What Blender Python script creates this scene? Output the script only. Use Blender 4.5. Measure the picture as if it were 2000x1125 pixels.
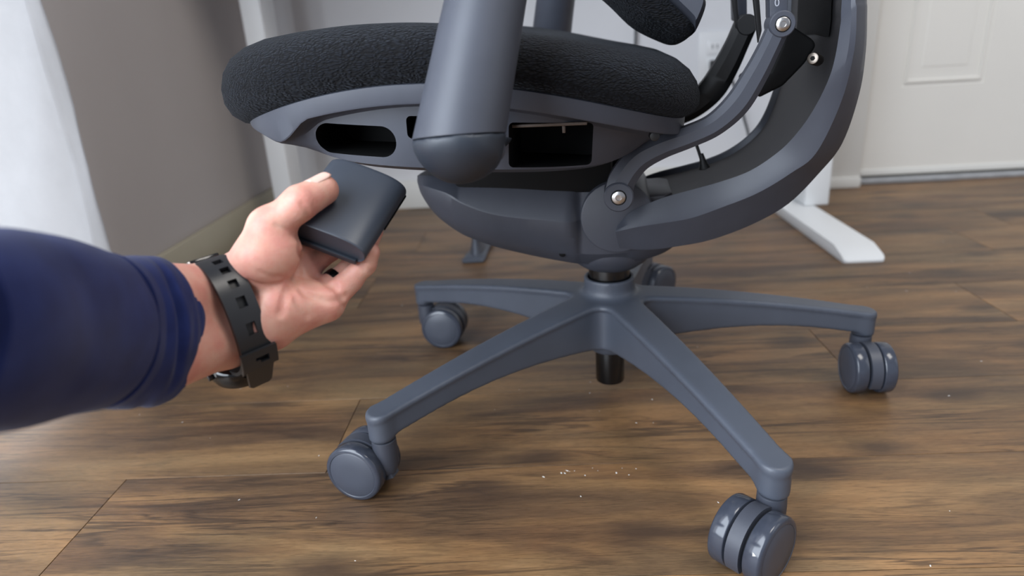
import bpy, bmesh, math, random
import numpy as np
from mathutils import Vector, Matrix

for o in list(bpy.data.objects):
    bpy.data.objects.remove(o)
scene = bpy.context.scene
COL = scene.collection
PI = math.pi
CAM_LOC = [-0.0763, -0.7501, 0.4207]
CAM_R = [0.997981, 0.028119, -0.056956]
CAM_U = [0.043547, 0.349907, 0.935772]
CAM_W = [-0.046242, 0.936362, -0.347976]
CAM_F = 1338.06
STAR_ANG = 3.79987
CI = [[0.0095, -0.068, 0.2303], [0.0239, -0.067, 0.2447], [0.0523, -0.065, 0.2568], [0.0822, -0.063, 0.2645], [0.1116, -0.062, 0.2722], [0.1366, -0.065, 0.2822], [0.1578, -0.068, 0.2974], [0.172, -0.075, 0.3144], [0.1844, -0.088, 0.3409], [0.1931, -0.1, 0.3742], [0.195, -0.105, 0.411], [0.1941, -0.105, 0.4309]]
CK = [[0.0074, -0.076, 0.2261], [0.0309, -0.075, 0.2308], [0.0573, -0.073, 0.234], [0.0823, -0.071, 0.2377], [0.1116, -0.07, 0.2478], [0.1441, -0.073, 0.2621], [0.1726, -0.076, 0.2813], [0.1916, -0.083, 0.3008], [0.2049, -0.096, 0.3475], [0.2073, -0.108, 0.3901], [0.2042, -0.113, 0.4223], [0.2016, -0.113, 0.4417]]
CO = [[0.0115, -0.068, 0.2067], [0.0387, -0.065, 0.2032], [0.0717, -0.059, 0.2048], [0.1059, -0.051, 0.209], [0.1469, -0.044, 0.2228], [0.1806, -0.043, 0.2433], [0.2064, -0.046, 0.2744], [0.2227, -0.053, 0.3039], [0.2287, -0.066, 0.3499], [0.2263, -0.078, 0.3881], [0.222, -0.083, 0.4218], [0.2201, -0.083, 0.4421]]
LINK = [[0.0106, -0.105, 0.2708], [0.0144, -0.105, 0.2859], [0.0281, -0.105, 0.3038], [0.0489, -0.105, 0.3149], [0.0739, -0.105, 0.3233], [0.096, -0.105, 0.333], [0.1151, -0.105, 0.3505], [0.1288, -0.105, 0.3738], [0.1389, -0.105, 0.3957], [0.1466, -0.105, 0.415]]
LINKW = [0.0132, 0.0126, 0.0119, 0.0108, 0.0098, 0.0097, 0.0105, 0.0098, 0.0088, 0.0087]
BR0 = [[0.1303, -0.095, 0.4513], [0.1486, -0.095, 0.4501], [0.1519, -0.095, 0.4238], [0.1488, -0.095, 0.4149], [0.1374, -0.095, 0.4205]]
BLADE = [[0.1217, -0.06, 0.4539], [0.1349, -0.06, 0.453], [0.14, -0.06, 0.4099], [0.1376, -0.06, 0.399]]
GUSSET = [[0.1654, -0.05, 0.415], [0.1892, -0.05, 0.3991], [0.1919, -0.05, 0.3936], [0.1829, -0.05, 0.3783], [0.1652, -0.05, 0.3593], [0.1436, -0.05, 0.349], [0.1389, -0.05, 0.3643], [0.1527, -0.05, 0.3729], [0.1604, -0.05, 0.393]]
CBOLT = [0.1852, -0.092, 0.3819]
PADF = [[-0.0152, -0.08, 0.4576], [0.0029, -0.08, 0.4416], [0.0257, -0.08, 0.42], [0.0533, -0.08, 0.4053], [0.0652, -0.08, 0.4021], [0.0696, -0.08, 0.4053], [0.0689, -0.08, 0.4132], [0.0387, -0.08, 0.4415], [0.0246, -0.08, 0.455]]
PADS = [[0.0255, -0.08, 0.4541], [0.0396, -0.08, 0.4406], [0.0689, -0.08, 0.4123], [0.0714, -0.08, 0.4061], [0.0796, -0.08, 0.4275], [0.0748, -0.08, 0.4392], [0.0678, -0.08, 0.4522]]
ARM_B = [-0.095, -0.3102, 0.3469]
ARM_M = [-0.0936, -0.3056, 0.3585]
ARM_T = [-0.0764, -0.268, 0.4424]
DISC = [0.0131, -0.07, 0.2463]
HOLE = [-0.0492, -0.045, 0.1974]
COVER = [[0.033, 0.0603, 0.262], [0.0647, 0.0873, 0.262], [0.0687, -0.0183, 0.262], [0.0559, -0.0536, 0.262], [0.0269, -0.0689, 0.262]]
CABLE = [[0.1014, 0.0, 0.2755], [0.0984, 0.0, 0.2827], [0.0937, 0.0, 0.2959], [0.088, 0.0, 0.3085]]
DOORJ = [[0.7448, 1.055, 0.0323], [0.7384, 1.055, 0.4462], [0.8363, 1.055, 0.2396], [1.0359, 1.055, 0.2348], [0.8447, 1.055, 0.44], [1.0311, 1.055, 0.4292]]
OUT = [[0.3251, 1.03, 0.3949], [0.395, 1.03, 0.3909], [0.3356, 1.03, 0.2812], [0.4047, 1.03, 0.2774], [0.3626, 1.03, 0.322], [0.384, 1.03, 0.3172], [0.1711, 1.03, 0.4211], [0.1689, 1.03, 0.3662], [0.4342, 1.03, 0.1991], [0.4513, 1.03, 0.1475]]
BANK = {'c': [-0.2142, -0.275, 0.3102], 'w': [0.91863, -0.13866, -0.36998], 'l': [0.30198, 0.85024, 0.43116], 'n': [-0.25479, 0.50781, -0.82293], 'W': 0.0617, 'L': 0.0712, 'T': 0.022}
HP = {'sx': [-0.2963, -0.6196, 0.3699], 'fa0a': [-0.3202, -0.3839, 0.2831], 'fa0b': [-0.3215, -0.3944, 0.255], 'wra': [-0.2978, -0.3203, 0.2675], 'wrb': [-0.2921, -0.3304, 0.2394], 'mc1': [-0.2779, -0.3167, 0.2801], 'thmcp': [-0.2569, -0.3128, 0.3081], 'thip': [-0.2349, -0.3089, 0.3236], 'thtip': [-0.2233, -0.2921, 0.3278], 'thn': [-0.2615, -0.3209, 0.2898], 'thn2': [-0.2518, -0.3169, 0.2934], 'hyp': [-0.2551, -0.3239, 0.255], 'hyp2': [-0.2656, -0.326, 0.2477], 'i0': [-0.2517, -0.2928, 0.2836], 'i1': [-0.2392, -0.2761, 0.2924], 'i2': [-0.2262, -0.2591, 0.3019], 'i3': [-0.2159, -0.2483, 0.3124], 'm0': [-0.2465, -0.2962, 0.2707], 'm1': [-0.2301, -0.2753, 0.2817], 'm2': [-0.2173, -0.2601, 0.2923], 'm3': [-0.2034, -0.2549, 0.3016], 'r0': [-0.2343, -0.3049, 0.2572], 'r1': [-0.2155, -0.2843, 0.2671], 'r2': [-0.2058, -0.2742, 0.2786], 'r3': [-0.199, -0.2674, 0.2903], 'p0': [-0.228, -0.3117, 0.2526], 'p1': [-0.2125, -0.2982, 0.2637], 'p2': [-0.2013, -0.2948, 0.2742], 'p3': [-0.1964, -0.2936, 0.2827], 'wc': [-0.2913, -0.3233, 0.2526], 'watch': [-0.2903, -0.328, 0.2515], 'ringa': [-0.2277, -0.3015, 0.2641], 's0': [-0.282, -0.5499, 0.3401], 's1': [-0.3028, -0.4951, 0.3178], 's2': [-0.3139, -0.4541, 0.3004], 's3': [-0.3211, -0.4117, 0.2804], 's4': [-0.3219, -0.3963, 0.273], 's5': [-0.3208, -0.3723, 0.2628], 's6': [-0.3183, -0.3532, 0.2563], 's7': [-0.3167, -0.3414, 0.2533]}
CREASES = [([[-0.3528, 0.9518, -0.2656], [-0.3507, 0.9441, -0.2868], [-0.3569, 0.9361, -0.3075], [-0.3682, 0.929, -0.325], [-0.378, 0.9225, -0.3413], [-0.385, 0.9139, -0.3634]], 0.0042, 0.0026), ([[-0.3542, 0.9461, -0.281], [-0.3446, 0.9401, -0.2983], [-0.3347, 0.9357, -0.3115], [-0.3202, 0.9324, -0.3222], [-0.3058, 0.9292, -0.3328]], 0.0042, 0.003), ([[-0.3642, 0.9312, -0.3197], [-0.3509, 0.9253, -0.3373], [-0.3289, 0.9228, -0.3469], [-0.3044, 0.9224, -0.3511], [-0.2884, 0.9255, -0.345]], 0.0036, 0.002), ([[-0.3684, 0.9279, -0.3278], [-0.3604, 0.9203, -0.3493], [-0.3464, 0.9134, -0.3698]], 0.003, 0.0014), ([[-0.3035, 0.9298, -0.3315], [-0.2973, 0.9252, -0.3445], [-0.2921, 0.9197, -0.3602]], 0.0034, 0.002), ([[-0.4291, 0.9294, -0.316], [-0.4078, 0.9279, -0.3228], [-0.3831, 0.9293, -0.3221], [-0.3738, 0.9317, -0.317]], 0.0026, 0.0012), ([[-0.4144, 0.9345, -0.3042], [-0.3961, 0.9324, -0.3122], [-0.3796, 0.9328, -0.3132]], 0.0022, 0.0009), ([[-0.3853, 0.9587, -0.2427], [-0.3671, 0.9561, -0.2522], [-0.3528, 0.9518, -0.2656]], 0.0026, 0.0012), ([[-0.3482, 0.9707, -0.2154], [-0.3397, 0.9673, -0.2257], [-0.3359, 0.9622, -0.2399]], 0.0026, 0.0012), ([[-0.3303, 0.9712, -0.2164], [-0.3263, 0.9677, -0.2265]], 0.002, 0.0008), ([[-0.2681, 0.9451, -0.295], [-0.2597, 0.9409, -0.3074], [-0.2495, 0.9391, -0.3136]], 0.003, 0.0016), ([[-0.3478, 0.9619, -0.2393], [-0.3438, 0.9583, -0.2493]], 0.002, 0.0008)]
NAIL_N = [-0.234, -0.2011, 1.1575]
SLV = [0.0314, 0.0345, 0.0426, 0.0439, 0.0431, 0.0442, 0.0461, 0.0414, 0.0365]
WT_ADJ = [0, 0, 0]
CURT = [[-0.735, 0.24, 0.4991], [-0.735, 0.2325, 0.1445], [-0.735, 0.1027, 0.3769]]

# ------------------------------------------------------------------ camera
cam_data = bpy.data.cameras.new('camera')
cam = bpy.data.objects.new('camera', cam_data)
COL.objects.link(cam)
scene.camera = cam
cam_data.sensor_width = 36.0
cam_data.lens = CAM_F / 2000 * 36
R_, U_, W_ = Vector(CAM_R), Vector(CAM_U), Vector(CAM_W)
cam.matrix_world = Matrix(((R_.x, U_.x, -W_.x, CAM_LOC[0]), (R_.y, U_.y, -W_.y, CAM_LOC[1]),
                           (R_.z, U_.z, -W_.z, CAM_LOC[2]), (0, 0, 0, 1)))
cam_data.clip_start = 0.02
cam_data.dof.use_dof = True
cam_data.dof.focus_distance = 0.58
cam_data.dof.aperture_fstop = 4.5

# ------------------------------------------------------------------ world, lights, exposure
world = bpy.data.worlds.new('room_world')
scene.world = world
world.use_nodes = True
bg = world.node_tree.nodes['Background']
bg.inputs[0].default_value = (0.80, 0.86, 1.0, 1)
bg.inputs[1].default_value = 0.32


def area(name, loc, target, sx, sy, power, col):
    d = bpy.data.lights.new(name, 'AREA')
    d.shape = 'RECTANGLE'
    d.size, d.size_y, d.energy, d.color = sx, sy, power, col
    o = bpy.data.objects.new(name, d)
    COL.objects.link(o)
    o.location = loc
    o.rotation_euler = (Vector(target) - Vector(loc)).to_track_quat('-Z', 'Y').to_euler()
    return o


area('glass_door_daylight', (-0.835, -1.50, 1.06), (0.6, -1.40, 0.75), 1.8, 1.9, 84, (0.82, 0.90, 1.0))
area('curtain_backlight', (-0.835, -0.15, 1.02), (0.6, -0.15, 1.02), 0.70, 1.95, 10, (0.95, 0.97, 1.0))  # extra lamp added behind the curtain so the cloth looks bright
area('ceiling_lamp', (0.95, -0.65, 2.35), (0.75, -0.3, 0.0), 0.9, 0.9, 20, (1.0, 0.95, 0.88))
area('right_side_light', (2.6, -0.9, 1.3), (0.3, 0.4, 0.3), 1.3, 1.5, 5, (0.95, 0.97, 1.0))  # unseen soft light from the right side

scene.view_settings.view_transform = 'Standard'
scene.view_settings.look = 'None'
scene.view_settings.gamma = 1
scene.view_settings.use_curve_mapping = False
scene.view_settings.exposure = 0.40


# ------------------------------------------------------------------ materials
def srgb(r, g, b):
    f = lambda c: (c / 255 / 12.92) if c / 255 <= 0.04045 else ((c / 255 + 0.055) / 1.055) ** 2.4
    return (f(r), f(g), f(b), 1)


class NT:
    def __init__(s, name):
        s.m = bpy.data.materials.new(name)
        s.m.use_nodes = True
        s.t = s.m.node_tree
        s.b = s.t.nodes['Principled BSDF']

    def n(s, typ, **kw):
        nd = s.t.nodes.new(typ)
        for k, v in kw.items():
            if k.startswith('i_'):
                nd.inputs[k[2:].replace('_', ' ')].default_value = v
            else:
                setattr(nd, k, v)
        return nd

    def l(s, a, b):
        s.t.links.new(a, b)


def mat(name, col, rough=0.5, metal=0.0, spec=0.5, bump=None, var=0.0, varscale=40, sheen=0, sss=0, coat=0):
    """bump = (scale, strength, distance)"""
    q = NT(name)
    b = q.b
    b.inputs['Base Color'].default_value = col
    b.inputs['Roughness'].default_value = rough
    b.inputs['Metallic'].default_value = metal
    b.inputs['Specular IOR Level'].default_value = spec
    if sheen:
        b.inputs['Sheen Weight'].default_value = sheen
        b.inputs['Sheen Roughness'].default_value = 0.5
    if coat:
        b.inputs['Coat Weight'].default_value = coat
        b.inputs['Coat Roughness'].default_value = 0.15
    if sss:
        b.inputs['Subsurface Weight'].default_value = sss
        b.inputs['Subsurface Radius'].default_value = (0.01, 0.004, 0.002)
        b.inputs['Subsurface Scale'].default_value = 0.5
    tc = q.n('ShaderNodeTexCoord')
    if bump:
        nz = q.n('ShaderNodeTexNoise', i_Scale=bump[0], i_Detail=3.0)
        q.l(tc.outputs['Object'], nz.inputs['Vector'])
        bp = q.n('ShaderNodeBump', i_Strength=bump[1], i_Distance=bump[2])
        q.l(nz.outputs[0], bp.inputs['Height'])
        q.l(bp.outputs[0], b.inputs['Normal'])
    if var:
        nz = q.n('ShaderNodeTexNoise', i_Scale=varscale, i_Detail=4.0)
        q.l(tc.outputs['Object'], nz.inputs['Vector'])
        mr = q.n('ShaderNodeMapRange')
        mr.inputs['From Min'].default_value = 0.3
        mr.inputs['From Max'].default_value = 0.7
        mr.inputs['To Min'].default_value = 1 - var
        mr.inputs['To Max'].default_value = 1 + var
        q.l(nz.outputs[0], mr.inputs['Value'])
        mx = q.n('ShaderNodeMix', data_type='RGBA', blend_type='MULTIPLY')
        mx.inputs[0].default_value = 1
        mx.inputs[6].default_value = col
        q.l(mr.outputs[0], mx.inputs[7])
        q.l(mx.outputs[2], b.inputs['Base Color'])
    return q.m


M = {}
M['plastic'] = mat('grey_plastic', srgb(58, 61, 70), 0.48, bump=(1400, 0.12, 0.0004), var=0.07, varscale=30)
M['plastic_base'] = mat('grey_base_plastic', srgb(68, 73, 83), 0.45, bump=(1600, 0.10, 0.0004), var=0.06, varscale=25)
M['plastic_cap'] = mat('dark_cap_plastic', srgb(36, 42, 51), 0.46, bump=(1600, 0.06, 0.0003), var=0.05)
M['plastic_dark'] = mat('dark_inner_plastic', srgb(58, 57, 62), 0.42, bump=(1400, 0.08, 0.0003), var=0.05)
M['hood'] = mat('caster_hood_plastic', srgb(58, 61, 70), 0.45, bump=(1500, 0.12, 0.0004))
M['wheel'] = mat('glossy_wheel_rubber', srgb(54, 58, 68), 0.16, var=0.08, varscale=120)
M['wheel_face'] = mat('wheel_face_plastic', srgb(60, 64, 74), 0.42, bump=(1500, 0.1, 0.0003))
M['black'] = mat('black_plastic', srgb(16, 16, 18), 0.5)
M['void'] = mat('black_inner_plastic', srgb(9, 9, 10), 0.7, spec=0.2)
M['gas'] = mat('black_gas_lift_enamel', srgb(12, 12, 13), 0.22)
M['steel'] = mat('brushed_steel', srgb(190, 188, 186), 0.28, metal=1.0, var=0.06, varscale=300)
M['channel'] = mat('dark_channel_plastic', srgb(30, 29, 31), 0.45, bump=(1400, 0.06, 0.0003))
M['bolt_dark'] = mat('bronze_steel', srgb(120, 112, 104), 0.38, metal=1.0)
M['bank'] = mat('slate_bank_plastic', srgb(53, 58, 67), 0.40, bump=(1800, 0.05, 0.0003), var=0.03)
M['watch'] = mat('black_watch_resin', srgb(30, 31, 34), 0.36, bump=(1500, 0.08, 0.0003))
M['watch_gloss'] = mat('glossy_watch_resin', srgb(14, 14, 15), 0.12)
M['ring'] = mat('black_ring_metal', srgb(18, 18, 20), 0.2, metal=0.6)
M['white_metal'] = mat('white_powder_coat', srgb(226, 228, 229), 0.4, bump=(900, 0.03, 0.0003))
M['wall'] = mat('white_wall_paint', srgb(214, 214, 216), 0.75, bump=(260, 0.12, 0.001), var=0.015, varscale=3)
M['wall_left'] = mat('shaded_wall_paint', srgb(176, 169, 166), 0.6, bump=(260, 0.12, 0.001), var=0.03, varscale=3)  # white paint greyed in the colour for the shade on this wall
M['base_white'] = mat('white_trim_paint', srgb(214, 213, 208), 0.45, var=0.02, varscale=8)
M['base_tan'] = mat('tan_trim_paint', srgb(168, 160, 140), 0.5, var=0.04, varscale=8)
M['door'] = mat('off_white_door_paint', srgb(216, 213, 206), 0.5, bump=(200, 0.06, 0.0006), var=0.012, varscale=6)
M['grime'] = mat('dark_door_seal', srgb(96, 90, 78), 0.7)
M['sill'] = mat('aluminium_threshold', srgb(176, 178, 180), 0.35, metal=0.4, var=0.12, varscale=30)
M['outlet'] = mat('white_outlet_plastic', srgb(224, 224, 224), 0.25)
M['cord'] = mat('grey_cord_rubber', srgb(58, 62, 66), 0.5)
M['nail'] = mat('finger_nail', srgb(226, 182, 168), 0.30, sss=0.2)
M['fleck'] = mat('pale_dust', srgb(206, 204, 200), 0.8)
M['print'] = mat('light_grey_print', srgb(150, 152, 160), 0.6)
M['strip_brown'] = mat('brown_inner_strip', srgb(84, 72, 64), 0.5)


def fabric_mat():
    q = NT('black_woven_fabric')
    b = q.b
    b.inputs['Roughness'].default_value = 0.85
    b.inputs['Specular IOR Level'].default_value = 0.18
    b.inputs['Sheen Weight'].default_value = 0.05
    b.inputs['Sheen Roughness'].default_value = 0.4
    b.inputs['Sheen Tint'].default_value = (0.75, 0.85, 1, 1)
    tc = q.n('ShaderNodeTexCoord')
    mp = q.n('ShaderNodeMapping')
    mp.inputs['Rotation'].default_value = (0.6, 0.5, 0.5)
    mp.inputs['Scale'].default_value = (1, 1.0, 2.6)
    q.l(tc.outputs['Object'], mp.inputs['Vector'])
    nz = q.n('ShaderNodeTexNoise', i_Scale=60.0)
    q.l(tc.outputs['Object'], nz.inputs['Vector'])
    mix = q.n('ShaderNodeMix', data_type='VECTOR')
    mix.inputs[0].default_value = 0.012
    q.l(mp.outputs[0], mix.inputs[4])
    q.l(nz.outputs[1], mix.inputs[5])
    vo = q.n('ShaderNodeTexVoronoi', i_Scale=300.0)
    q.l(mix.outputs[1], vo.inputs['Vector'])
    cr = q.n('ShaderNodeValToRGB')
    cr.color_ramp.elements[0].position = 0.10
    cr.color_ramp.elements[0].color = srgb(19, 22, 29)
    cr.color_ramp.elements[1].position = 0.62
    cr.color_ramp.elements[1].color = srgb(5, 5, 7)
    q.l(vo.outputs['Distance'], cr.inputs[0])
    q.l(cr.outputs[0], b.inputs['Base Color'])
    bp = q.n('ShaderNodeBump', i_Strength=1.0, i_Distance=0.0016, invert=True)
    q.l(vo.outputs['Distance'], bp.inputs['Height'])
    q.l(bp.outputs[0], b.inputs['Normal'])
    return q.m


M['fabric'] = fabric_mat()


def cloth_mat(name, c1, c2, sc, bumpd, transl=0.0):
    q = NT(name)
    b = q.b
    b.inputs['Roughness'].default_value = 0.85
    b.inputs['Specular IOR Level'].default_value = 0.15
    b.inputs['Sheen Weight'].default_value = 0.08
    tc = q.n('ShaderNodeTexCoord')
    nz = q.n('ShaderNodeTexNoise', i_Scale=sc, i_Detail=6.0, i_Roughness=0.6)
    q.l(tc.outputs['Object'], nz.inputs['Vector'])
    cr = q.n('ShaderNodeValToRGB')
    cr.color_ramp.elements[0].position = 0.3
    cr.color_ramp.elements[0].color = c1
    cr.color_ramp.elements[1].position = 0.7
    cr.color_ramp.elements[1].color = c2
    q.l(nz.outputs[0], cr.inputs[0])
    q.l(cr.outputs[0], b.inputs['Base Color'])
    n2 = q.n('ShaderNodeTexNoise', i_Scale=900.0, i_Detail=2.0)
    q.l(tc.outputs['Object'], n2.inputs['Vector'])
    bp = q.n('ShaderNodeBump', i_Strength=0.35, i_Distance=bumpd)
    q.l(n2.outputs[0], bp.inputs['Height'])
    q.l(bp.outputs[0], b.inputs['Normal'])
    if transl:
        tr = q.n('ShaderNodeBsdfTranslucent')
        tr.inputs[0].default_value = c2
        mx = q.n('ShaderNodeMixShader')
        mx.inputs[0].default_value = transl
        q.l(b.outputs[0], mx.inputs[1])
        q.l(tr.outputs[0], mx.inputs[2])
        q.l(mx.outputs[0], q.t.nodes['Material Output'].inputs[0])
    return q.m


M['navy'] = cloth_mat('navy_cotton', srgb(24, 33, 76), srgb(34, 46, 96), 45, 0.0006)
M['curtain'] = cloth_mat('white_curtain_cotton', srgb(226, 228, 231), srgb(238, 240, 243), 20, 0.0006, 0.45)


def skin_mat():
    q = NT('skin')
    b = q.b
    b.inputs['Roughness'].default_value = 0.46
    b.inputs['Specular IOR Level'].default_value = 0.4
    b.inputs['Subsurface Weight'].default_value = 0.25
    b.inputs['Subsurface Radius'].default_value = (0.012, 0.004, 0.002)
    b.inputs['Subsurface Scale'].default_value = 0.4
    tc = q.n('ShaderNodeTexCoord')
    nz = q.n('ShaderNodeTexNoise', i_Scale=75.0, i_Detail=3.0, i_Roughness=0.5)
    q.l(tc.outputs['Object'], nz.inputs['Vector'])
    cr = q.n('ShaderNodeValToRGB')
    e = cr.color_ramp.elements
    e[0].position, e[0].color = 0.32, srgb(208, 160, 142)
    e[1].position, e[1].color = 0.68, srgb(200, 136, 122)
    e.new(0.5).color = srgb(206, 150, 133)
    q.l(nz.outputs[0], cr.inputs[0])
    q.l(cr.outputs[0], b.inputs['Base Color'])
    n2 = q.n('ShaderNodeTexNoise', i_Scale=260.0, i_Detail=5.0, i_Roughness=0.65, i_Distortion=1.2)
    q.l(tc.outputs['Object'], n2.inputs['Vector'])
    bp = q.n('ShaderNodeBump', i_Strength=0.30, i_Distance=0.0012)
    q.l(n2.outputs[0], bp.inputs['Height'])
    q.l(bp.outputs[0], b.inputs['Normal'])
    return q.m


M['skin'] = skin_mat()


def wood_mat():
    q = NT('walnut_laminate_plank')
    b = q.b
    tc = q.n('ShaderNodeTexCoord')
    oi = q.n('ShaderNodeObjectInfo')
    off = q.n('ShaderNodeVectorMath', operation='SCALE')
    cmb = q.n('ShaderNodeCombineXYZ', i_X=7.3, i_Y=3.1, i_Z=5.7)
    q.l(cmb.outputs[0], off.inputs[0])
    mlt = q.n('ShaderNodeMath', operation='MULTIPLY')
    mlt.inputs[1].default_value = 37.0
    q.l(oi.outputs['Random'], mlt.inputs[0])
    q.l(mlt.outputs[0], off.inputs['Scale'])
    add = q.n('ShaderNodeVectorMath', operation='ADD')
    q.l(tc.outputs['Object'], add.inputs[0])
    q.l(off.outputs[0], add.inputs[1])

    def noise(scale3, sc, det, rough, dist=0.0):
        mp = q.n('ShaderNodeMapping')
        mp.inputs['Scale'].default_value = scale3
        q.l(add.outputs[0], mp.inputs['Vector'])
        nz = q.n('ShaderNodeTexNoise', i_Scale=sc, i_Detail=det, i_Roughness=rough, i_Distortion=dist)
        q.l(mp.outputs[0], nz.inputs['Vector'])
        return nz.outputs[0]
    a = noise((1.0, 6.5, 1), 2.3, 6, 0.60, 1.0)     # broad figure
    c = noise((0.9, 15, 1), 2.6, 3, 0.55, 1.6)      # vein field
    c2 = noise((1.7, 5, 1), 2.2, 2, 0.5, 0.3)       # where veins show
    g = noise((13, 300, 1), 3.0, 4, 0.70, 0.3)      # fine grain
    pz = noise((26, 420, 1), 3.4, 1, 0.5, 0.0)      # pore dashes
    h = noise((1.6, 3.6, 1), 3.2, 4, 0.55, 0.6)     # tone patches

    def rng(v, a0, a1, b0, b1):
        r = q.n('ShaderNodeMapRange')
        for k, x in zip(('From Min', 'From Max', 'To Min', 'To Max'), (a0, a1, b0, b1)):
            r.inputs[k].default_value = x
        q.l(v, r.inputs['Value'])
        return r.outputs[0]

    def math_(op, u, v):
        m = q.n('ShaderNodeMath', operation=op)
        for k, x in enumerate((u, v)):
            if isinstance(x, (int, float)):
                m.inputs[k].default_value = x
            else:
                q.l(x, m.inputs[k])
        return m.outputs[0]
    cr = q.n('ShaderNodeValToRGB')
    e = cr.color_ramp.elements
    e[0].position, e[0].color = 0.28, srgb(66, 50, 38)
    e[1].position, e[1].color = 0.74, srgb(150, 119, 82)
    e.new(0.42).color = srgb(99, 76, 54)
    e.new(0.54).color = srgb(124, 96, 65)
    q.l(a, cr.inputs[0])
    vein = rng(math_('ABSOLUTE', math_('SUBTRACT', c, 0.5), 0.0), 0.004, 0.045, 1.0, 0.0)
    vein = math_('MULTIPLY', vein, rng(c2, 0.42, 0.60, 0.0, 0.75))
    m1 = q.n('ShaderNodeMix', data_type='RGBA')
    q.l(vein, m1.inputs[0])
    q.l(cr.outputs[0], m1.inputs[6])
    m1.inputs[7].default_value = srgb(54, 42, 33)
    gg = math_('MULTIPLY', rng(g, 0.34, 0.66, 0.80, 1.14), rng(pz, 0.56, 0.66, 1.0, 0.72))
    m2 = q.n('ShaderNodeMix', data_type='RGBA', blend_type='MULTIPLY')
    m2.inputs[0].default_value = 1
    q.l(m1.outputs[2], m2.inputs[6])
    q.l(gg, m2.inputs[7])
    # reddish / greyish patches
    m3 = q.n('ShaderNodeMix', data_type='RGBA', blend_type='MULTIPLY')
    m3.inputs[0].default_value = 1
    c3 = q.n('ShaderNodeValToRGB')
    f = c3.color_ramp.elements
    f[0].position, f[0].color = 0.36, (0.80, 0.83, 0.88, 1)
    f[1].position, f[1].color = 0.66, (1.10, 1.0, 0.93, 1)
    q.l(h, c3.inputs[0])
    q.l(m2.outputs[2], m3.inputs[6])
    q.l(c3.outputs[0], m3.inputs[7])
    # knots
    mp = q.n('ShaderNodeMapping')
    mp.inputs['Scale'].default_value = (3.2, 7.0, 1)
    q.l(add.outputs[0], mp.inputs['Vector'])
    nd = q.n('ShaderNodeTexNoise', i_Scale=9.0, i_Detail=3.0)
    q.l(mp.outputs[0], nd.inputs['Vector'])
    mxv = q.n('ShaderNodeMix', data_type='VECTOR')
    mxv.inputs[0].default_value = 0.10
    q.l(mp.outputs[0], mxv.inputs[4])
    q.l(nd.outputs[1], mxv.inputs[5])
    vo = q.n('ShaderNodeTexVoronoi', i_Scale=1.0)
    vo.voronoi_dimensions = '2D'
    q.l(mxv.outputs[1], vo.inputs['Vector'])
    rk = q.n('ShaderNodeMapRange')
    rk.inputs['From Min'].default_value = 0.03
    rk.inputs['From Max'].default_value = 0.14
    rk.inputs['To Min'].default_value = 0.75
    rk.inputs['To Max'].default_value = 0.0
    q.l(vo.outputs['Distance'], rk.inputs['Value'])
    m4 = q.n('ShaderNodeMix', data_type='RGBA')
    q.l(rk.outputs[0], m4.inputs[0])
    q.l(m3.outputs[2], m4.inputs[6])
    m4.inputs[7].default_value = srgb(58, 44, 35)
    # tone per plank
    rt = q.n('ShaderNodeMapRange')
    rt.inputs['To Min'].default_value = 0.88
    rt.inputs['To Max'].default_value = 1.10
    q.l(oi.outputs['Random'], rt.inputs['Value'])
    m5 = q.n('ShaderNodeMix', data_type='RGBA', blend_type='MULTIPLY')
    m5.inputs[0].default_value = 1
    q.l(m4.outputs[2], m5.inputs[6])
    q.l(rt.outputs[0], m5.inputs[7])
    q.l(m5.outputs[2], b.inputs['Base Color'])
    b.inputs['Specular IOR Level'].default_value = 0.45
    rr = q.n('ShaderNodeMapRange')
    rr.inputs['To Min'].default_value = 0.36
    rr.inputs['To Max'].default_value = 0.50
    q.l(c, rr.inputs['Value'])
    q.l(rr.outputs[0], b.inputs['Roughness'])
    bp = q.n('ShaderNodeBump', i_Strength=0.20, i_Distance=0.0008)
    q.l(g, bp.inputs['Height'])
    q.l(bp.outputs[0], b.inputs['Normal'])
    return q.m


M['wood'] = wood_mat()


# ------------------------------------------------------------------ object helpers
def finish(me, material, sharp=35):
    mats = material if isinstance(material, (list, tuple)) else [material]
    for m in mats:
        me.materials.append(M[m])
    me.shade_smooth()
    if sharp:
        me.set_sharp_from_angle(angle=math.radians(sharp))
    return me


def link(name, me, parent=None, loc=None, rot=None):
    o = bpy.data.objects.new(name, me)
    COL.objects.link(o)
    if parent:
        o.parent = parent
    if loc is not None:
        o.location = loc
    if rot is not None:
        o.rotation_euler = rot
    return o


def mesh(name, v, f, material, parent=None, sharp=35, loc=None, rot=None):
    me = bpy.data.meshes.new(name)
    me.from_pydata([tuple(map(float, p)) for p in v], [], f)
    bm = bmesh.new()
    bm.from_mesh(me)
    bmesh.ops.recalc_face_normals(bm, faces=bm.faces)
    bm.to_mesh(me)
    bm.free()
    finish(me, material, sharp)
    return link(name, me, parent, loc, rot)


def from_bm(name, bm, material, parent=None, sharp=35, loc=None, rot=None, recalc=True):
    me = bpy.data.meshes.new(name)
    if recalc:
        bmesh.ops.recalc_face_normals(bm, faces=bm.faces)
    bm.to_mesh(me)
    bm.free()
    finish(me, material, sharp)
    return link(name, me, parent, loc, rot)


def empty(name, loc=(0, 0, 0), rot=(0, 0, 0), parent=None):
    o = bpy.data.objects.new(name, None)
    COL.objects.link(o)
    o.location, o.rotation_euler = loc, rot
    o.empty_display_size = 0.03
    if parent:
        o.parent = parent
    return o


def thing(o, label, cat, group=None):
    o['label'], o['category'] = label, cat
    if group:
        o['group'] = group
    return o


def structure(o):
    o['kind'] = 'structure'
    return o


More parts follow.
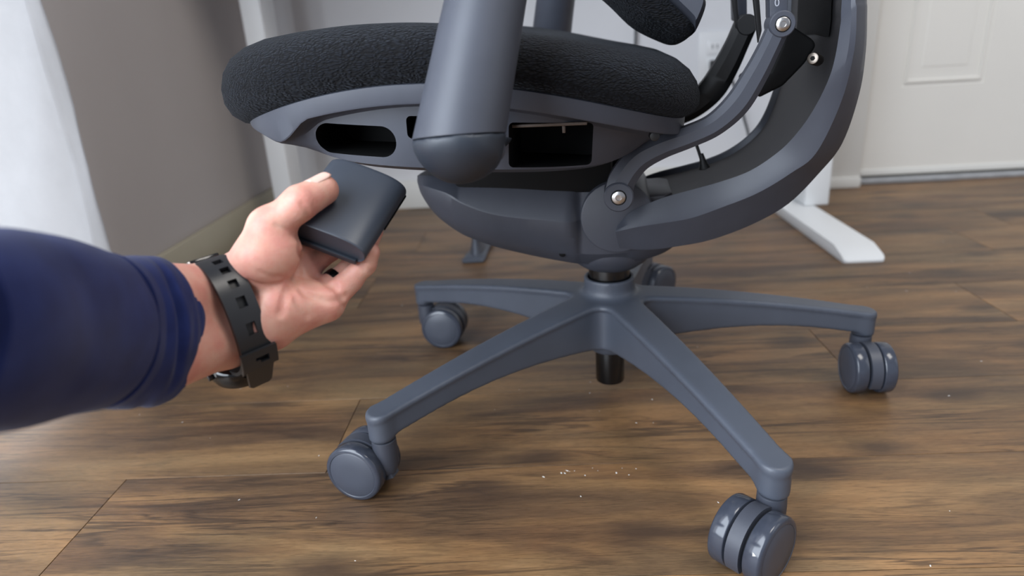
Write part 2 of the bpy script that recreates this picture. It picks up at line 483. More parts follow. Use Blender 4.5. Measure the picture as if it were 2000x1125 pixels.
def bm_box(bm, lo, hi, bev=0.0, seg=2):
    c = [(a + b) / 2 for a, b in zip(lo, hi)]
    s = [abs(b - a) for a, b in zip(lo, hi)]
    r = bmesh.ops.create_cube(bm, size=1, matrix=Matrix.Translation(c) @ Matrix.Diagonal((*s, 1)))
    if bev:
        es = {e for v in r['verts'] for e in v.link_edges}
        bmesh.ops.bevel(bm, geom=list(es), offset=bev, segments=seg, affect='EDGES', profile=0.5)
    return bm


def box(name, lo, hi, material, parent=None, bev=0.002, seg=2):
    return from_bm(name, bm_box(bmesh.new(), lo, hi, bev, seg), material, parent, 40)


def frame_to(d, ref=(0, 0, 1)):
    d = np.array(d, float)
    d /= np.linalg.norm(d)
    ref = np.array(ref, float)
    a = np.cross(ref, d)
    if np.linalg.norm(a) < 1e-6:
        a = np.cross((1, 0, 0), d)
    a /= np.linalg.norm(a)
    b = np.cross(d, a)
    return a, b, d


def lathe_data(profile, base, axis, n=48, ref=(0, 0, 1)):
    """profile [(r, h)] revolved about axis through base; r=0 ends close to a point."""
    a, b, d = frame_to(axis, ref)
    base = np.array(base, float)
    V, F, rows = [], [], []
    for r, h in profile:
        if r <= 1e-7:
            rows.append([len(V)] * n)
            V.append(base + d * h)
        else:
            rows.append(list(range(len(V), len(V) + n)))
            for i in range(n):
                t = 2 * PI * i / n
                V.append(base + d * h + (a * math.cos(t) + b * math.sin(t)) * r)
    for i in range(len(rows) - 1):
        p, q = rows[i], rows[i + 1]
        for k in range(n):
            k2 = (k + 1) % n
            f = []
            for x in (p[k], p[k2], q[k2], q[k]):
                if x not in f:
                    f.append(x)
            if len(f) >= 3:
                F.append(f)
    return V, F


def lathe(name, profile, base, axis, material, parent=None, n=48, sharp=35, ref=(0, 0, 1)):
    V, F = lathe_data(profile, base, axis, n, ref)
    return mesh(name, V, F, material, parent, sharp)


def cyl(name, base, axis, r, h, material, parent=None, bev=0.001, n=40):
    b = bev
    return lathe(name, [(0, 0), (r - b, 0), (r - b * 0.3, b * 0.3), (r, b), (r, h - b), (r - b * 0.3, h - b * 0.3), (r - b, h), (0, h)],
                 base, axis, material, parent, n)


def loft_data(rings, closed=True, caps=True):
    n = len(rings[0])
    V = [p for r in rings for p in r]
    F = []
    for i in range(len(rings) - 1):
        for k in range(n if closed else n - 1):
            k2 = (k + 1) % n
            F.append((i * n + k, i * n + k2, (i + 1) * n + k2, (i + 1) * n + k))
    if caps and closed:
        F.append(tuple(range(n)))
        F.append(tuple(range((len(rings) - 1) * n, len(rings) * n)))
    return V, F


def loft(name, rings, material, parent=None, closed=True, caps=True, sharp=35):
    V, F = loft_data(rings, closed, caps)
    return mesh(name, V, F, material, parent, sharp)


def catmull(pts, k):
    """pts: (n, ...) array -> smooth curve with k steps per span"""
    P = np.array(pts, float)
    P = np.concatenate([[2 * P[0] - P[1]], P, [2 * P[-1] - P[-2]]])
    out = []
    for i in range(1, len(P) - 2):
        for j in range(k):
            t = j / k
            out.append(0.5 * ((2 * P[i]) + (-P[i - 1] + P[i + 1]) * t + (2 * P[i - 1] - 5 * P[i] + 4 * P[i + 1] - P[i + 2]) * t * t
                              + (-P[i - 1] + 3 * P[i] - 3 * P[i + 1] + P[i + 2]) * t ** 3))
    out.append(P[-2])
    return np.array(out)


def tube_data(path, rad, n=12, caps=True):
    P = np.array(path, float)
    if np.isscalar(rad):
        rad = [rad] * len(P)
    T = np.gradient(P, axis=0)
    a, b, _ = frame_to(T[0])
    rings = []
    for p, t, r in zip(P, T, rad):
        t = t / np.linalg.norm(t)
        a = a - t * (a @ t)
        a /= np.linalg.norm(a)
        b = np.cross(t, a)
        rings.append([p + (a * math.cos(2 * PI * i / n) + b * math.sin(2 * PI * i / n)) * r for i in range(n)])
    return loft_data(rings, True, caps)


def tube(name, path, rad, material, parent=None, n=12):
    V, F = tube_data(path, rad, n)
    return mesh(name, V, F, material, parent, 60)


def prism_xz(name, poly, y0, y1, material, parent=None, bev=0.0015, seg=2):
    """polygon in (x, z) extruded from y0 to y1"""
    bm = bmesh.new()
    n = len(poly)
    A = [bm.verts.new((p[0], y0, p[-1])) for p in poly]
    B = [bm.verts.new((p[0], y1, p[-1])) for p in poly]
    bm.faces.new(A)
    bm.faces.new(B[::-1])
    for i in range(n):
        j = (i + 1) % n
        bm.faces.new((A[i], B[i], B[j], A[j]))
    bmesh.ops.recalc_face_normals(bm, faces=bm.faces)
    if bev:
        bmesh.ops.bevel(bm, geom=bm.edges[:], offset=bev, segments=seg, affect='EDGES', profile=0.5)
    return from_bm(name, bm, material, parent, 35)


def join_data(*ds):
    V, F = [], []
    for v, f in ds:
        o = len(V)
        V += list(v)
        F += [tuple(i + o for i in q) for q in f]
    return V, F


# implicit surfaces -------------------------------------------------------
def smin(a, b, k):
    h = np.clip(0.5 + 0.5 * (b - a) / k, 0, 1)
    return b + (a - b) * h - k * h * (1 - h)


def smax(a, b, k):
    return -smin(-a, -b, k)


def grid(lo, hi, h):
    ax = [np.arange(l, u + h, h, dtype=np.float32) for l, u in zip(lo, hi)]
    return np.meshgrid(*ax, indexing='ij')


def cone_sdf(X, Y, Z, a, b, ra, rb):
    a, b = np.array(a, float), np.array(b, float)
    d = b - a
    L2 = float(d @ d)
    px, py, pz = X - a[0], Y - a[1], Z - a[2]
    t = np.clip((px * d[0] + py * d[1] + pz * d[2]) / L2, 0, 1)
    return np.sqrt((px - t * d[0]) ** 2 + (py - t * d[1]) ** 2 + (pz - t * d[2]) ** 2) - (ra + (rb - ra) * t)


def surfnet(F, lo, h):
    """naive surface nets -> verts, quads"""
    S = F < 0
    nx, ny, nz = F.shape
    cnt = np.zeros((nx - 1, ny - 1, nz - 1), np.int8)
    acc = np.zeros((nx - 1, ny - 1, nz - 1, 3), np.float32)
    corners = [(i, j, k) for i in (0, 1) for j in (0, 1) for k in (0, 1)]
    sl = lambda c: tuple(slice(c[d], F.shape[d] - 1 + c[d]) for d in range(3))
    for c in corners:
        for d in range(3):
            if c[d] == 0:
                c2 = list(c)
                c2[d] = 1
                fa, fb = F[sl(c)], F[sl(c2)]
                m = S[sl(c)] != S[sl(c2)]
                if not m.any():
                    continue
                t = fa[m] / (fa[m] - fb[m])
                v = np.tile(np.array(c, np.float32), (t.size, 1))
                v[:, d] = t
                acc[m] += v
                cnt[m] += 1
    act = cnt > 0
    idx = np.full(act.shape, -1, np.int64)
    idx[act] = np.arange(act.sum())
    pos = np.argwhere(act).astype(np.float32) + acc[act] / cnt[act][:, None]
    V = pos * h + np.array(lo, np.float32)
    Q = []
    for d in range(3):
        e, g = [(1, 2), (2, 0), (0, 1)][d]
        s1 = [slice(None)] * 3
        s2 = [slice(None)] * 3
        s1[d], s2[d] = slice(0, F.shape[d] - 1), slice(1, F.shape[d])
        m = S[tuple(s1)] != S[tuple(s2)]
        pts = np.argwhere(m)
        pts = pts[(pts[:, e] > 0) & (pts[:, g] > 0) & (pts[:, e] < F.shape[e] - 1) & (pts[:, g] < F.shape[g] - 1)]
        flip = S[tuple(s1)][tuple(pts.T)]
        a = pts.copy()
        b = pts.copy(); b[:, e] -= 1
        c = b.copy(); c[:, g] -= 1
        dd = pts.copy(); dd[:, g] -= 1
        q = np.stack([idx[tuple(x.T)] for x in (a, b, c, dd)], 1)
        q[~flip] = q[~flip][:, ::-1]
        Q.append(q)
    return V, np.concatenate(Q)


def mesh_np(name, V, Q, material, parent=None, sharp=None, smooth_iter=0):
    me = bpy.data.meshes.new(name)
    me.vertices.add(len(V))
    me.vertices.foreach_set('co', np.ascontiguousarray(V, np.float32).ravel())
    me.loops.add(Q.size)
    me.loops.foreach_set('vertex_index', np.ascontiguousarray(Q, np.int32).ravel())
    me.polygons.add(len(Q))
    me.polygons.foreach_set('loop_start', np.arange(0, Q.size, 4, dtype=np.int32))
    me.polygons.foreach_set('loop_total', np.full(len(Q), 4, np.int32))
    me.update(calc_edges=True)
    me.validate()
    if smooth_iter:
        bm = bmesh.new()
        bm.from_mesh(me)
        for _ in range(smooth_iter):
            bmesh.ops.smooth_vert(bm, verts=bm.verts, factor=0.5, use_axis_x=True, use_axis_y=True, use_axis_z=True)
        bm.to_mesh(me)
        bm.free()
    finish(me, material, sharp)
    return link(name, me, parent)


def bake(o):
    """apply modifiers"""
    dg = bpy.context.evaluated_depsgraph_get()
    me = bpy.data.meshes.new_from_object(o.evaluated_get(dg))
    old = o.data
    o.modifiers.clear()
    o.data = me
    bpy.data.meshes.remove(old)


# ================================================================== room
PW, PLEN, GAP = 0.155, 1.22, 0.0004
floor = structure(box('floor', (-1.4, -1.6, -0.03), (2.3, 1.12, -0.012), 'grime', bev=0))
plank_me = bpy.data.meshes.new('plank')
_b = bm_box(bmesh.new(), (-PLEN / 2 + GAP, -PW / 2 + GAP, -0.012), (PLEN / 2 - GAP, PW / 2 - GAP, 0), 0.0002, 1)
_b.to_mesh(plank_me)
_b.free()
finish(plank_me, 'wood', 30)
# where one end joint of each row lies, by row (row 0 starts at y = -0.150)
ends = {-1: -0.528, 0: -0.313, 1: 0.300, 2: 0.590}
random.seed(4)
for row in range(-9, 8):
    y = -0.150 + PW * (row + 0.5)
    if y - PW / 2 > 1.08:
        continue
    e = ends.get(row, random.uniform(-0.6, 0.6))
    k = math.floor((-1.4 - e) / PLEN)
    x = e + (k + 0.5) * PLEN
    while x - PLEN / 2 < 2.2:
        link('plank', plank_me, floor, (x, y, 0))
        x += PLEN

wall_back = structure(empty('wall_back', (0, 1.03, 0)))
box('wall_panel', (-0.90, 0, 0), (0.672, 0.10, 2.6), 'wall', wall_back, 0)
box('wall_panel', (0.672, 0, 2.08), (1.66, 0.10, 2.6), 'wall', wall_back, 0)
box('wall_panel', (1.66, 0, 0), (2.3, 0.10, 2.6), 'wall', wall_back, 0)
wall_left = structure(empty('wall_left', (-0.765, 0, 0)))
box('wall_panel', (-0.04, 0.22, 0), (0, 1.03, 2.6), 'wall_left', wall_left, 0)
box('wall_panel', (-0.04, -2.55, 2.05), (0, 0.22, 2.6), 'wall_left', wall_left, 0)


def skirting(name, path_lo, path_hi, material):
    o = structure(box(name, path_lo, path_hi, material, None, 0.004, 2))
    return o


skirting('baseboard_back', (-0.765, 1.016, 0), (0.660, 1.0305, 0.075), 'base_white')
skirting('baseboard_left', (-0.7655, 0.22, 0), (-0.752, 1.016, 0.086), 'base_tan')
# casing between wall and door
trim = structure(box('trim_1', (0.655, 1.012, 0.0), (0.742, 1.075, 2.1), 'base_white', None, 0.004, 2))
trim2 = structure(box('trim_2', (0.640, 1.006, 0.0), (0.744, 1.04, 0.028), 'base_white', None, 0.004, 2))

# door with an embossed panel
door = structure(empty('door_1', (0.745, 1.055, 0.0)))
DW, DH = 0.90, 2.03
pl = [(0.0913, 0.2396, 0.2910, 0.95), (0.50, 0.2396, 0.70, 0.95)]
V, F = [], []


def vq(x, y, z):
    V.append((x, y, z))
    return len(V) - 1


def rect(x0, z0, x1, z1, y):
    return [vq(x0, y, z0), vq(x1, y, z0), vq(x1, y, z1), vq(x0, y, z1)]


z_lo, z_hi = 0.034, DH
xs = [0, pl[0][0], pl[0][2], pl[1][0], pl[1][2], DW]
for i in range(5):
    if i in (1, 3):
        F.append(rect(xs[i], z_lo, xs[i + 1], pl[0][1], 0))
        F.append(rect(xs[i], pl[0][3], xs[i + 1], z_hi, 0))
    else:
        F.append(rect(xs[i], z_lo, xs[i + 1], z_hi, 0))
for (x0, z0, x1, z1) in pl:
    prof = [(0, 0), (0.004, 0.005), (0.009, -0.003), (0.014, -0.003), (0.021, 0.011), (0.025, 0.011), (0.044, 0.002), (0.046, 0.001)]
    rs = [rect(x0 + d, z0 + d, x1 - d, z1 - d, y) for d, y in prof]
    for a, b in zip(rs, rs[1:]):
        for k in range(4):
            F.append((a[k], a[(k + 1) % 4], b[(k + 1) % 4], b[k]))
    F.append(rs[-1])
mesh('door_slab', V, F, 'door', door, 20)
box('door_edge', (0, 0.002, z_lo), (DW, 0.04, DH), 'door', door, 0)
box('door_sweep', (0.0, -0.004, 0.020), (DW, 0.03, 0.036), 'base_white', door, 0.002)
box('door_seal', (-0.004, 0.008, 0.010), (DW, 0.04, 0.022), 'grime', door, 0)
box('door_seal', (-0.006, 0.010, 0.010), (0.001, 0.04, DH), 'grime', door, 0)
structure(box('trim_3', (0.742, 1.040, 0.0), (1.66, 1.11, 0.0135), 'sill', None, 0.003, 2))

# curtain along the left wall
cr_rows, cr_cols = 60, 90
V, F = [], []
for j in range(cr_cols):
    s = j / (cr_cols - 1)
    y = CURT[0][1] - 0.62 * s
    for i in range(cr_rows):
        t = i / (cr_rows - 1)
        z = 0.05 + 1.65 * t
        hem = 0.003 * math.exp(-((s - 0.055) / 0.006) ** 2)
        x = CURT[0][0] + 0.0045 * math.sin(s * 16 + 0.9 * math.sin(2.2 * z)) * min(1, s * s * 14) - 0.004 * math.exp(-s * 14) + 0.0025 * math.sin(z * 21 + s * 30) - hem
        V.append((x, y + 0.0012 * math.sin(z * 34) + 0.0008 * math.sin(z * 71 + 1), z))
for j in range(cr_cols - 1):
    for i in range(cr_rows - 1):
        a = j * cr_rows + i
        F.append((a, a + 1, a + cr_rows + 1, a + cr_rows))
curtain = mesh('curtain', V, F, 'curtain', None, 60)
md = curtain.modifiers.new('s', 'SOLIDIFY')
md.thickness = 0.0016
bake(curtain)
thing(curtain, 'white cotton curtain hanging along the shaded left wall behind the sleeve', 'curtain')

# ================================================================== desk, outlet, cords, stand
desk = thing(empty('desk', (0, 0.62, 0)), 'white metal standing desk frame with flat feet behind the chair', 'desk')


def desk_leg(xa, xb, foot_x):
    # foot: bar with sloped front nose
    y0, y1 = 0.432 - 0.62, 1.0 - 0.62
    w = foot_x
    prof = [(y1, 0.0), (y1, 0.022), (y0 + 0.05, 0.022), (y0 + 0.012, 0.012), (y0, 0.0055), (y0, 0.0)]
    bm = bmesh.new()
    A = [bm.verts.new((w[0], p[0], p[1])) for p in prof]
    B = [bm.verts.new((w[1], p[0], p[1])) for p in prof]
    bm.faces.new(A)
    bm.faces.new(B[::-1])
    for i in range(len(prof)):
        j = (i + 1) % len(prof)
        bm.faces.new((A[i], B[i], B[j], A[j]))
    bmesh.ops.recalc_face_normals(bm, faces=bm.faces)
    ve = [e for e in bm.edges if all(abs(v.co.y - y0) < 1e-4 for v in e.verts) and abs(e.verts[0].co.x - e.verts[1].co.x) < 1e-5]
    bmesh.ops.bevel(bm, geom=ve, offset=0.008, segments=4, affect='EDGES', profile=0.5)
    bmesh.ops.bevel(bm, geom=[e for e in bm.edges if e.calc_face_angle(0) > 0.5], offset=0.0012, segments=2, affect='EDGES', profile=0.5)
    from_bm('foot', bm, 'white_metal', desk, 35)
    box('column', (xa, 0.765 - 0.62, 0.022), (xb, 0.85 - 0.62, 0.60), 'white_metal', desk, 0.004, 3)
    box('column_sleeve', (xa + 0.004, 0.769 - 0.62, 0.60), (xb - 0.004, 0.846 - 0.62, 0.74), 'white_metal', desk, 0.003, 2)


desk_leg(0.512, 0.566, (0.462, 0.536))
for o in [c for c in desk.children if c.name.startswith('foot')]:
    pass
desk_leg(-0.680, -0.636, (-0.695, -0.621))
box('desktop', (-0.75, 0.56 - 0.62, 0.74), (0.64, 1.02 - 0.62, 0.765), 'white_metal', desk, 0.003)

outlet = thing(empty('wall_outlet', (OUT[0][0], 1.03, 0.28)), 'white duplex wall outlet above the black plug behind the chair', 'outlet')
box('cover_plate', (0.0, -0.006, 0), (0.075, 0, 0.118), 'outlet', outlet, 0.002)
box('receptacle', (0.020, -0.009, 0.064), (0.055, -0.005, 0.098), 'outlet', outlet, 0.003)
for dx in (0.031, 0.042):
    box('slot', (dx, -0.0095, 0.078), (dx + 0.0025, -0.0085, 0.088), 'cord', outlet, 0)
cyl('screw', (0.0375, -0.0075, 0.059), (0, 1, 0), 0.003, 0.003, 'outlet', outlet, 0.0004, 16)
box('receptacle', (0.020, -0.009, 0.020), (0.055, -0.005, 0.054), 'outlet', outlet, 0.003)
cordt = thing(empty('power_cord', (0.363, 1.02, 0.32)), 'dark power cord plugged into the white wall outlet', 'cord')
box('plug', (-0.013, -0.030, -0.012), (0.012, 0.0005, 0.012), 'black', cordt, 0.004, 3)
pc = catmull([(0.010, -0.024, 0.004), (0.021, -0.03, 0.0), (0.030, -0.03, -0.02), (0.060, -0.025, -0.09), (0.072, -0.02, -0.125),
              (0.088, -0.02, -0.175), (0.10, -0.016, -0.24), (0.105, -0.014, -0.305)], 6)
tube('cable', pc, 0.0032, 'cord', cordt, 10)
hang = thing(mesh('hanging_cable', *tube_data(catmull([(0.170, 1.012, 0.74), (0.1720, 1.012, 0.60), (0.1705, 1.012, 0.42), (0.1685, 1.012, 0.36), (0.160, 1.012, 0.25)], 6), 0.0032, 10),
                  'cord', None, 60), 'thin dark cable hanging down the back wall above the seat', 'cable')

stand = thing(empty('stand', (-0.213, 0.53, 0)), 'small grey moulded stand foot on the floor behind the chair', 'stand')
rings = []
for y, hw, zt, zb in [(0.0, 0.0205, 0.008, 0.0025), (0.004, 0.0225, 0.011, 0.0025), (0.03, 0.021, 0.012, 0.0025), (0.08, 0.018, 0.012, 0.0025), (0.16, 0.017, 0.012, 0.0025), (0.22, 0.016, 0.010, 0.0025)]:
    sx = y * 0.12
    rings.append([(sx - hw, y, zb), (sx - hw, y, zb + (zt - zb) * 0.6), (sx - hw * 0.75, y, zt), (sx + hw * 0.75, y, zt), (sx + hw, y, zb + (zt - zb) * 0.6), (sx + hw, y, zb)])
loft('foot_bar', rings, 'plastic_base', stand)
rings = []
for z, hx, y0, y1 in [(0.009, 0.017, 0.006, 0.15), (0.022, 0.012, 0.012, 0.10), (0.038, 0.0085, 0.018, 0.075), (0.055, 0.0075, 0.022, 0.062), (0.10, 0.0072, 0.024, 0.055), (0.185, 0.0072, 0.026, 0.055)]:
    n = 20
    rings.append([(0.003 + 0.12 * (y0 + y1) / 2 * 0.3 + hx * math.cos(2 * PI * i / n), (y0 + y1) / 2 + (y1 - y0) / 2 * math.sin(2 * PI * i / n), z) for i in range(n)])
loft('upright', rings, 'plastic_base', stand, sharp=60)
box('sole', (-0.020, 0.001, 0.0), (0.020, 0.06, 0.0035), 'black', stand, 0.001)

# ================================================================== office chair
CH_ROT = math.radians(-6.5)
chair = thing(empty('office_chair', (0, 0, 0), (0, 0, CH_ROT)), 'dark grey ergonomic office chair with black fabric seat and five star base on casters', 'chair')
A0 = STAR_ANG - CH_ROT
RS, ZS = 0.300, 0.0625

# --- star base (one moulding)
h = 0.0019
lo, hi = (-0.335, -0.335, 0.046), (0.335, 0.335, 0.158)
X, Y, Z = grid(lo, hi, h)
x2, y2 = X[:, :, 0], Y[:, :, 0]
rr = np.sqrt(x2 ** 2 + y2 ** 2)
d2 = rr - 0.030
arms, stems = None, None
for k in range(5):
    a = A0 + k * 2 * PI / 5
    r = x2 * math.cos(a) + y2 * math.sin(a)
    t = np.abs(-x2 * math.sin(a) + y2 * math.cos(a))
    rc = np.clip(r, 0, RS)
    w = 0.0135 + 0.0085 * np.clip(1 - rc / RS, 0, 1)
    d = np.where(r > RS, np.sqrt((r - RS) ** 2 + t ** 2), t) - w
    d = np.where(r < 0, np.sqrt(r ** 2 + t ** 2) - 0.022, d)
    arms = d if arms is None else smin(arms, d, 0.022)
    s = np.sqrt((r - RS) ** 2 + t ** 2) - 0.0118
    stems = s if stems is None else np.minimum(stems, s)
d2 = smin(d2, arms, 0.012)
sn = np.clip((rr - 0.03) / 0.27, 0, 1.15)
zt = 0.1325 - 0.040 * (0.55 * sn + 0.45 * sn ** 2)
zb_in, zb_out = 0.074, zt - 0.027
u = np.clip((rr - 0.03) / 0.22, 0, 1)
zb = zb_in * (1 - u) ** 1.15 + (1 - (1 - u) ** 1.15) * zb_out
lip = np.clip((zt[:, :, None] - 0.0055 - Z) / 0.0015, 0, 1)
body = d2[:, :, None] + 0.0014 * lip - 0.0002 * np.clip((zt[:, :, None] - Z), 0, 0.06) / 0.06
Fd = smax(body, Z - zt[:, :, None], 0.004)
Fd = smax(Fd, zb[:, :, None] - Z, 0.003)
st = np.maximum(stems[:, :, None], np.maximum(ZS - Z, Z - 0.09))
Fd = smin(Fd, st, 0.006)
hubl = np.maximum(rr[:, :, None] - (0.0245 - 0.10 * np.clip(0.075 - Z, 0, 0.02)), np.maximum(0.0605 - Z, Z - 0.12))
Fd = smin(Fd, hubl, 0.004)
col = np.maximum(rr[:, :, None] - 0.0292, np.maximum(0.10 - Z, Z - 0.1528))
Fd = smin(Fd, col, 0.010)
Fd = smax(Fd, -np.maximum(rr[:, :, None] - 0.0245, 0.1455 - Z), 0.0015)
V, Q = surfnet(Fd.astype(np.float32), lo, h)
mesh_np('star_base', V, Q, 'plastic_base', chair, None, 1)
del X, Y, Z, Fd, st, hubl, col, body, lip

# --- gas lift
gas = cyl('gas_lift', (0, 0, 0.130), (0, 0, 1), 0.0235, 0.045, 'gas', chair, 0.001, 48)
cyl('lift_rod', (0, 0, 0.0178), (0, 0, 1), 0.0172, 0.050, 'gas', gas, 0.002, 48)

# --- casters
WR, OFF, WX = 0.0295, 0.026, 0.0135
wheel_prof = [(0, -0.0068), (0.020, -0.0068), (0.027, -0.0066), (WR - 0.0007, -0.0060), (WR, -0.0050), (WR, 0.0056), (WR - 0.0006, 0.0070),
              (WR - 0.0022, 0.0080), (WR - 0.0046, 0.0085)]
face_prof = [(WR - 0.0046, 0.0085), (WR - 0.0052, 0.0079), (WR - 0.0060, 0.0084), (0.010, 0.0092), (0, 0.0094)]


def make_mesh(name, V, F, material, sharp=35):
    o = mesh(name, V, F, material, None, sharp)
    me = o.data
    bpy.data.objects.remove(o)
    return me


me_wheel = make_mesh('wheel', *lathe_data(wheel_prof, (0, 0, 0), (0, 1, 0), 56, (0, 0, 1)), 'wheel')
me_face = make_mesh('wheel_cap', *lathe_data(face_prof, (0, 0, 0), (0, 1, 0), 56, (0, 0, 1)), 'wheel_face', 40)
# hood: sector of a disc between the wheels plus the socket for the stem
poly = []
for i in range(27):
    t = math.radians(-30 + (178 - -30) * i / 26)
    poly.append((OFF + 0.0300 * math.cos(t), WR + 0.0300 * math.sin(t)))
poly += [(-0.0085, 0.021), (-0.001, 0.017), (0.010, 0.016), (0.030, 0.014)]
bm = bmesh.new()
hw = 0.0060
Av = [bm.verts.new((p[0], -hw, p[1])) for p in poly]
Bv = [bm.verts.new((p[0], hw, p[1])) for p in poly]
bm.faces.new(Av)
bm.faces.new(Bv[::-1])
for i in range(len(poly)):
    j = (i + 1) % len(poly)
    bm.faces.new((Av[i], Bv[i], Bv[j], Av[j]))
sv, sf = lathe_data([(0, 0.022), (0.0085, 0.024), (0.0118, 0.034), (0.0121, 0.050), (0.0118, 0.0600), (0.0108, 0.0608), (0, 0.0608)], (0, 0, 0), (0, 0, 1), 32)
vs = [bm.verts.new(v) for v in sv]
for f in sf:
    bm.faces.new([vs[i] for i in f])
bmesh.ops.recalc_face_normals(bm, faces=bm.faces)
me_hood = bpy.data.meshes.new('hood')
bm.to_mesh(me_hood)
bm.free()
finish(me_hood, 'hood', 40)
me_gap = make_mesh('axle_spacer', *lathe_data([(0, -0.0085), (0.0255, -0.0085), (0.0255, -0.0069), (0.012, -0.0069), (0.012, 0.0069), (0.0255, 0.0069), (0.0255, 0.0085), (0, 0.0085)], (OFF, 0, WR), (0, 1, 0), 40, (0, 0, 1)), 'void')
trail = {0: 163, 1: 222, 2: -92, 3: 42, 4: -8}
mark_v, mark_f = [], [(0, 1, 2), (3, 5, 4), (0, 3, 4, 1), (1, 4, 5, 2), (2, 5, 3, 0)]
for dr in (0.0, 0.00025):
    for da, dy in ((-3.2, 0.0016), (2.6, 0.0010), (-0.6, 0.0044)):
        t = math.radians(24 + da)
        mark_v.append((OFF + (WR + dr) * math.cos(t), WX + 0.0014 + dy, WR + (WR + dr) * math.sin(t)))
for k in range(5):
    a = A0 + k * 2 * PI / 5
    c = empty('caster', (RS * math.cos(a), RS * math.sin(a), 0), (0, 0, math.radians(trail[k]) - CH_ROT), chair)
    if k == 1:
        mesh('wheel_mark', mark_v, mark_f, 'fleck', c, None)
    link('hood', me_hood, c)
    link('axle_spacer', me_gap, c)
    for s in (-1, 1):
        rz = 0 if s > 0 else PI
        link('wheel', me_wheel, c, (OFF, s * (WX + 0.0014), WR), (0, 0, rz))
        link('wheel_cap', me_face, c, (OFF, s * (WX + 0.0014), WR), (0, 0, rz))

# --- tilt mechanism housing (boat shaped)
st_ = [(-0.214, 0.010, 0.276, 0.270, 0.264), (-0.206, 0.030, 0.279, 0.270, 0.248), (-0.190, 0.050, 0.281, 0.270, 0.229), (-0.168, 0.0625, 0.2815, 0.266, 0.212),
       (-0.150, 0.067, 0.279, 0.257, 0.203), (-0.120, 0.070, 0.276, 0.2465, 0.1925), (-0.077, 0.071, 0.272, 0.2400, 0.181), (-0.040, 0.071, 0.268, 0.2355, 0.173),
       (-0.030, 0.0705, 0.2665, 0.2348, 0.172), (-0.020, 0.0705, 0.265, 0.234, 0.171), (0.000, 0.0700, 0.262, 0.234, 0.171), (0.030, 0.067, 0.252, 0.234, 0.174), (0.060, 0.058, 0.246, 0.230, 0.184), (0.085, 0.046, 0.240, 0.226, 0.205)]
st_ = catmull(st_, 5)
rings = []
for x, b, zt_, zc, zb_ in st_:
    half = [(0.0, zb_), (0.30 * b, zb_ + 0.002 * b / 0.07), (0.58 * b, zb_ + (zc - zb_) * 0.14), (0.80 * b, zb_ + (zc - zb_) * 0.40), (0.94 * b, zb_ + (zc - zb_) * 0.72), (b, zc - 0.001), (0.992 * b, zc + 0.0012), (0.76 * b, zt_ - 0.001), (0.72 * b, zt_), (0.35 * b, zt_)]
    lim = 0.0597 + 0.0112 * min(1, max(0, (-0.029 - x) / 0.010))
    half = [(min(yy, lim), zz) for yy, zz in half]
    rings.append([(x, -yy, zz) for yy, zz in half] + [(x, yy, zz) for yy, zz in half[1:]][::-1])
box('seat_slider', (-0.160, -0.056, 0.262), (0.004, 0.058, 0.336), 'void', chair, 0.004)  # mechanism block, its black colour standing in for the shadow under the seat
hull = loft('tilt_housing', rings, 'plastic', chair, sharp=28)
lathe('lift_collar', [(0, 0.1660), (0.0300, 0.1660), (0.0325, 0.1672), (0.041, 0.1735), (0.048, 0.1815), (0.051, 0.190), (0.048, 0.205), (0, 0.205)], (0.001, 0, 0), (0, 0, 1), 'plastic', chair, 56)
cyl('pivot_disc', (DISC[0] - 0.004, -0.0655, DISC[2] - 0.0085), (0, 1, 0), 0.0375, 0.131, 'plastic', chair, 0.0025, 64)
cyl('pin_hole', (HOLE[0], -0.0535, HOLE[2] - 0.002), (0.15, 1, 0.35), 0.0036, 0.01, 'void', chair, 0.0003, 20)

# --- C shaped back frame
CI, CK, CO = np.array(CI), np.array(CK), np.array(CO)
for arr in (CI, CK, CO):
    pass
up = np.array([[-0.004, 0, 0.11], [-0.018, 0, 0.26]])
CI = np.vstack([CI, CI[-1] + up]); CK = np.vstack([CK, CK[-1] + up]); CO = np.vstack([CO, CO[-1] + up])
I_, K_, O_ = catmull(CI, 6), catmull(CK, 6), catmull(CO, 6)
mir = lambda p: np.array([p[0], -p[1], p[2]])
rings, inner = [], []
for i, k, o in zip(I_, K_, O_):
    e = o - i
    e[1] = 0
    e /= np.linalg.norm(e)
    i1 = i + np.array([0, 0.0028, 0]) + e * 0.0010
    i2 = i + np.array([0, 0.006, 0]) + e * 0.0065
    o1 = o + e * 0.002 + np.array([0, 0.02, 0])
    near = [i, i * 0.35 + k * 0.65 + np.array([0, -0.0015, 0]), k, k * 0.5 + o * 0.5 + e * 0.0025, o, o1]
    mid = i + e * 0.009
    mid[1] = 0
    ring = near + [mir(p) for p in near[::-1]] + [mir(i1), mir(i2)] + [mid] + [i2, i1]
    rings.append(ring)
    inner.append((i2, mid, e))
frame = loft('back_frame', rings, 'plastic', chair, sharp=24)
# moulded channel along the inner face, darkened in colour partly for its shade
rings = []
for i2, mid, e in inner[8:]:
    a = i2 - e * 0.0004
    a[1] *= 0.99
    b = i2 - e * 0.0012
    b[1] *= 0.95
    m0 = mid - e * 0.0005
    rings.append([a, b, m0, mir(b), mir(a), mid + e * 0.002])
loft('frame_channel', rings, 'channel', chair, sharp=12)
# dark liner lying on the inner face of the frame
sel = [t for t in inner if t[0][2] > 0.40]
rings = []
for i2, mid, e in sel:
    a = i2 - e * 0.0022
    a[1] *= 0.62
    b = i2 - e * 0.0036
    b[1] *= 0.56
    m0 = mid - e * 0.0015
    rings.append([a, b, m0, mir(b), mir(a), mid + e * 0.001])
loft('back_liner', rings, 'void', chair, sharp=40)
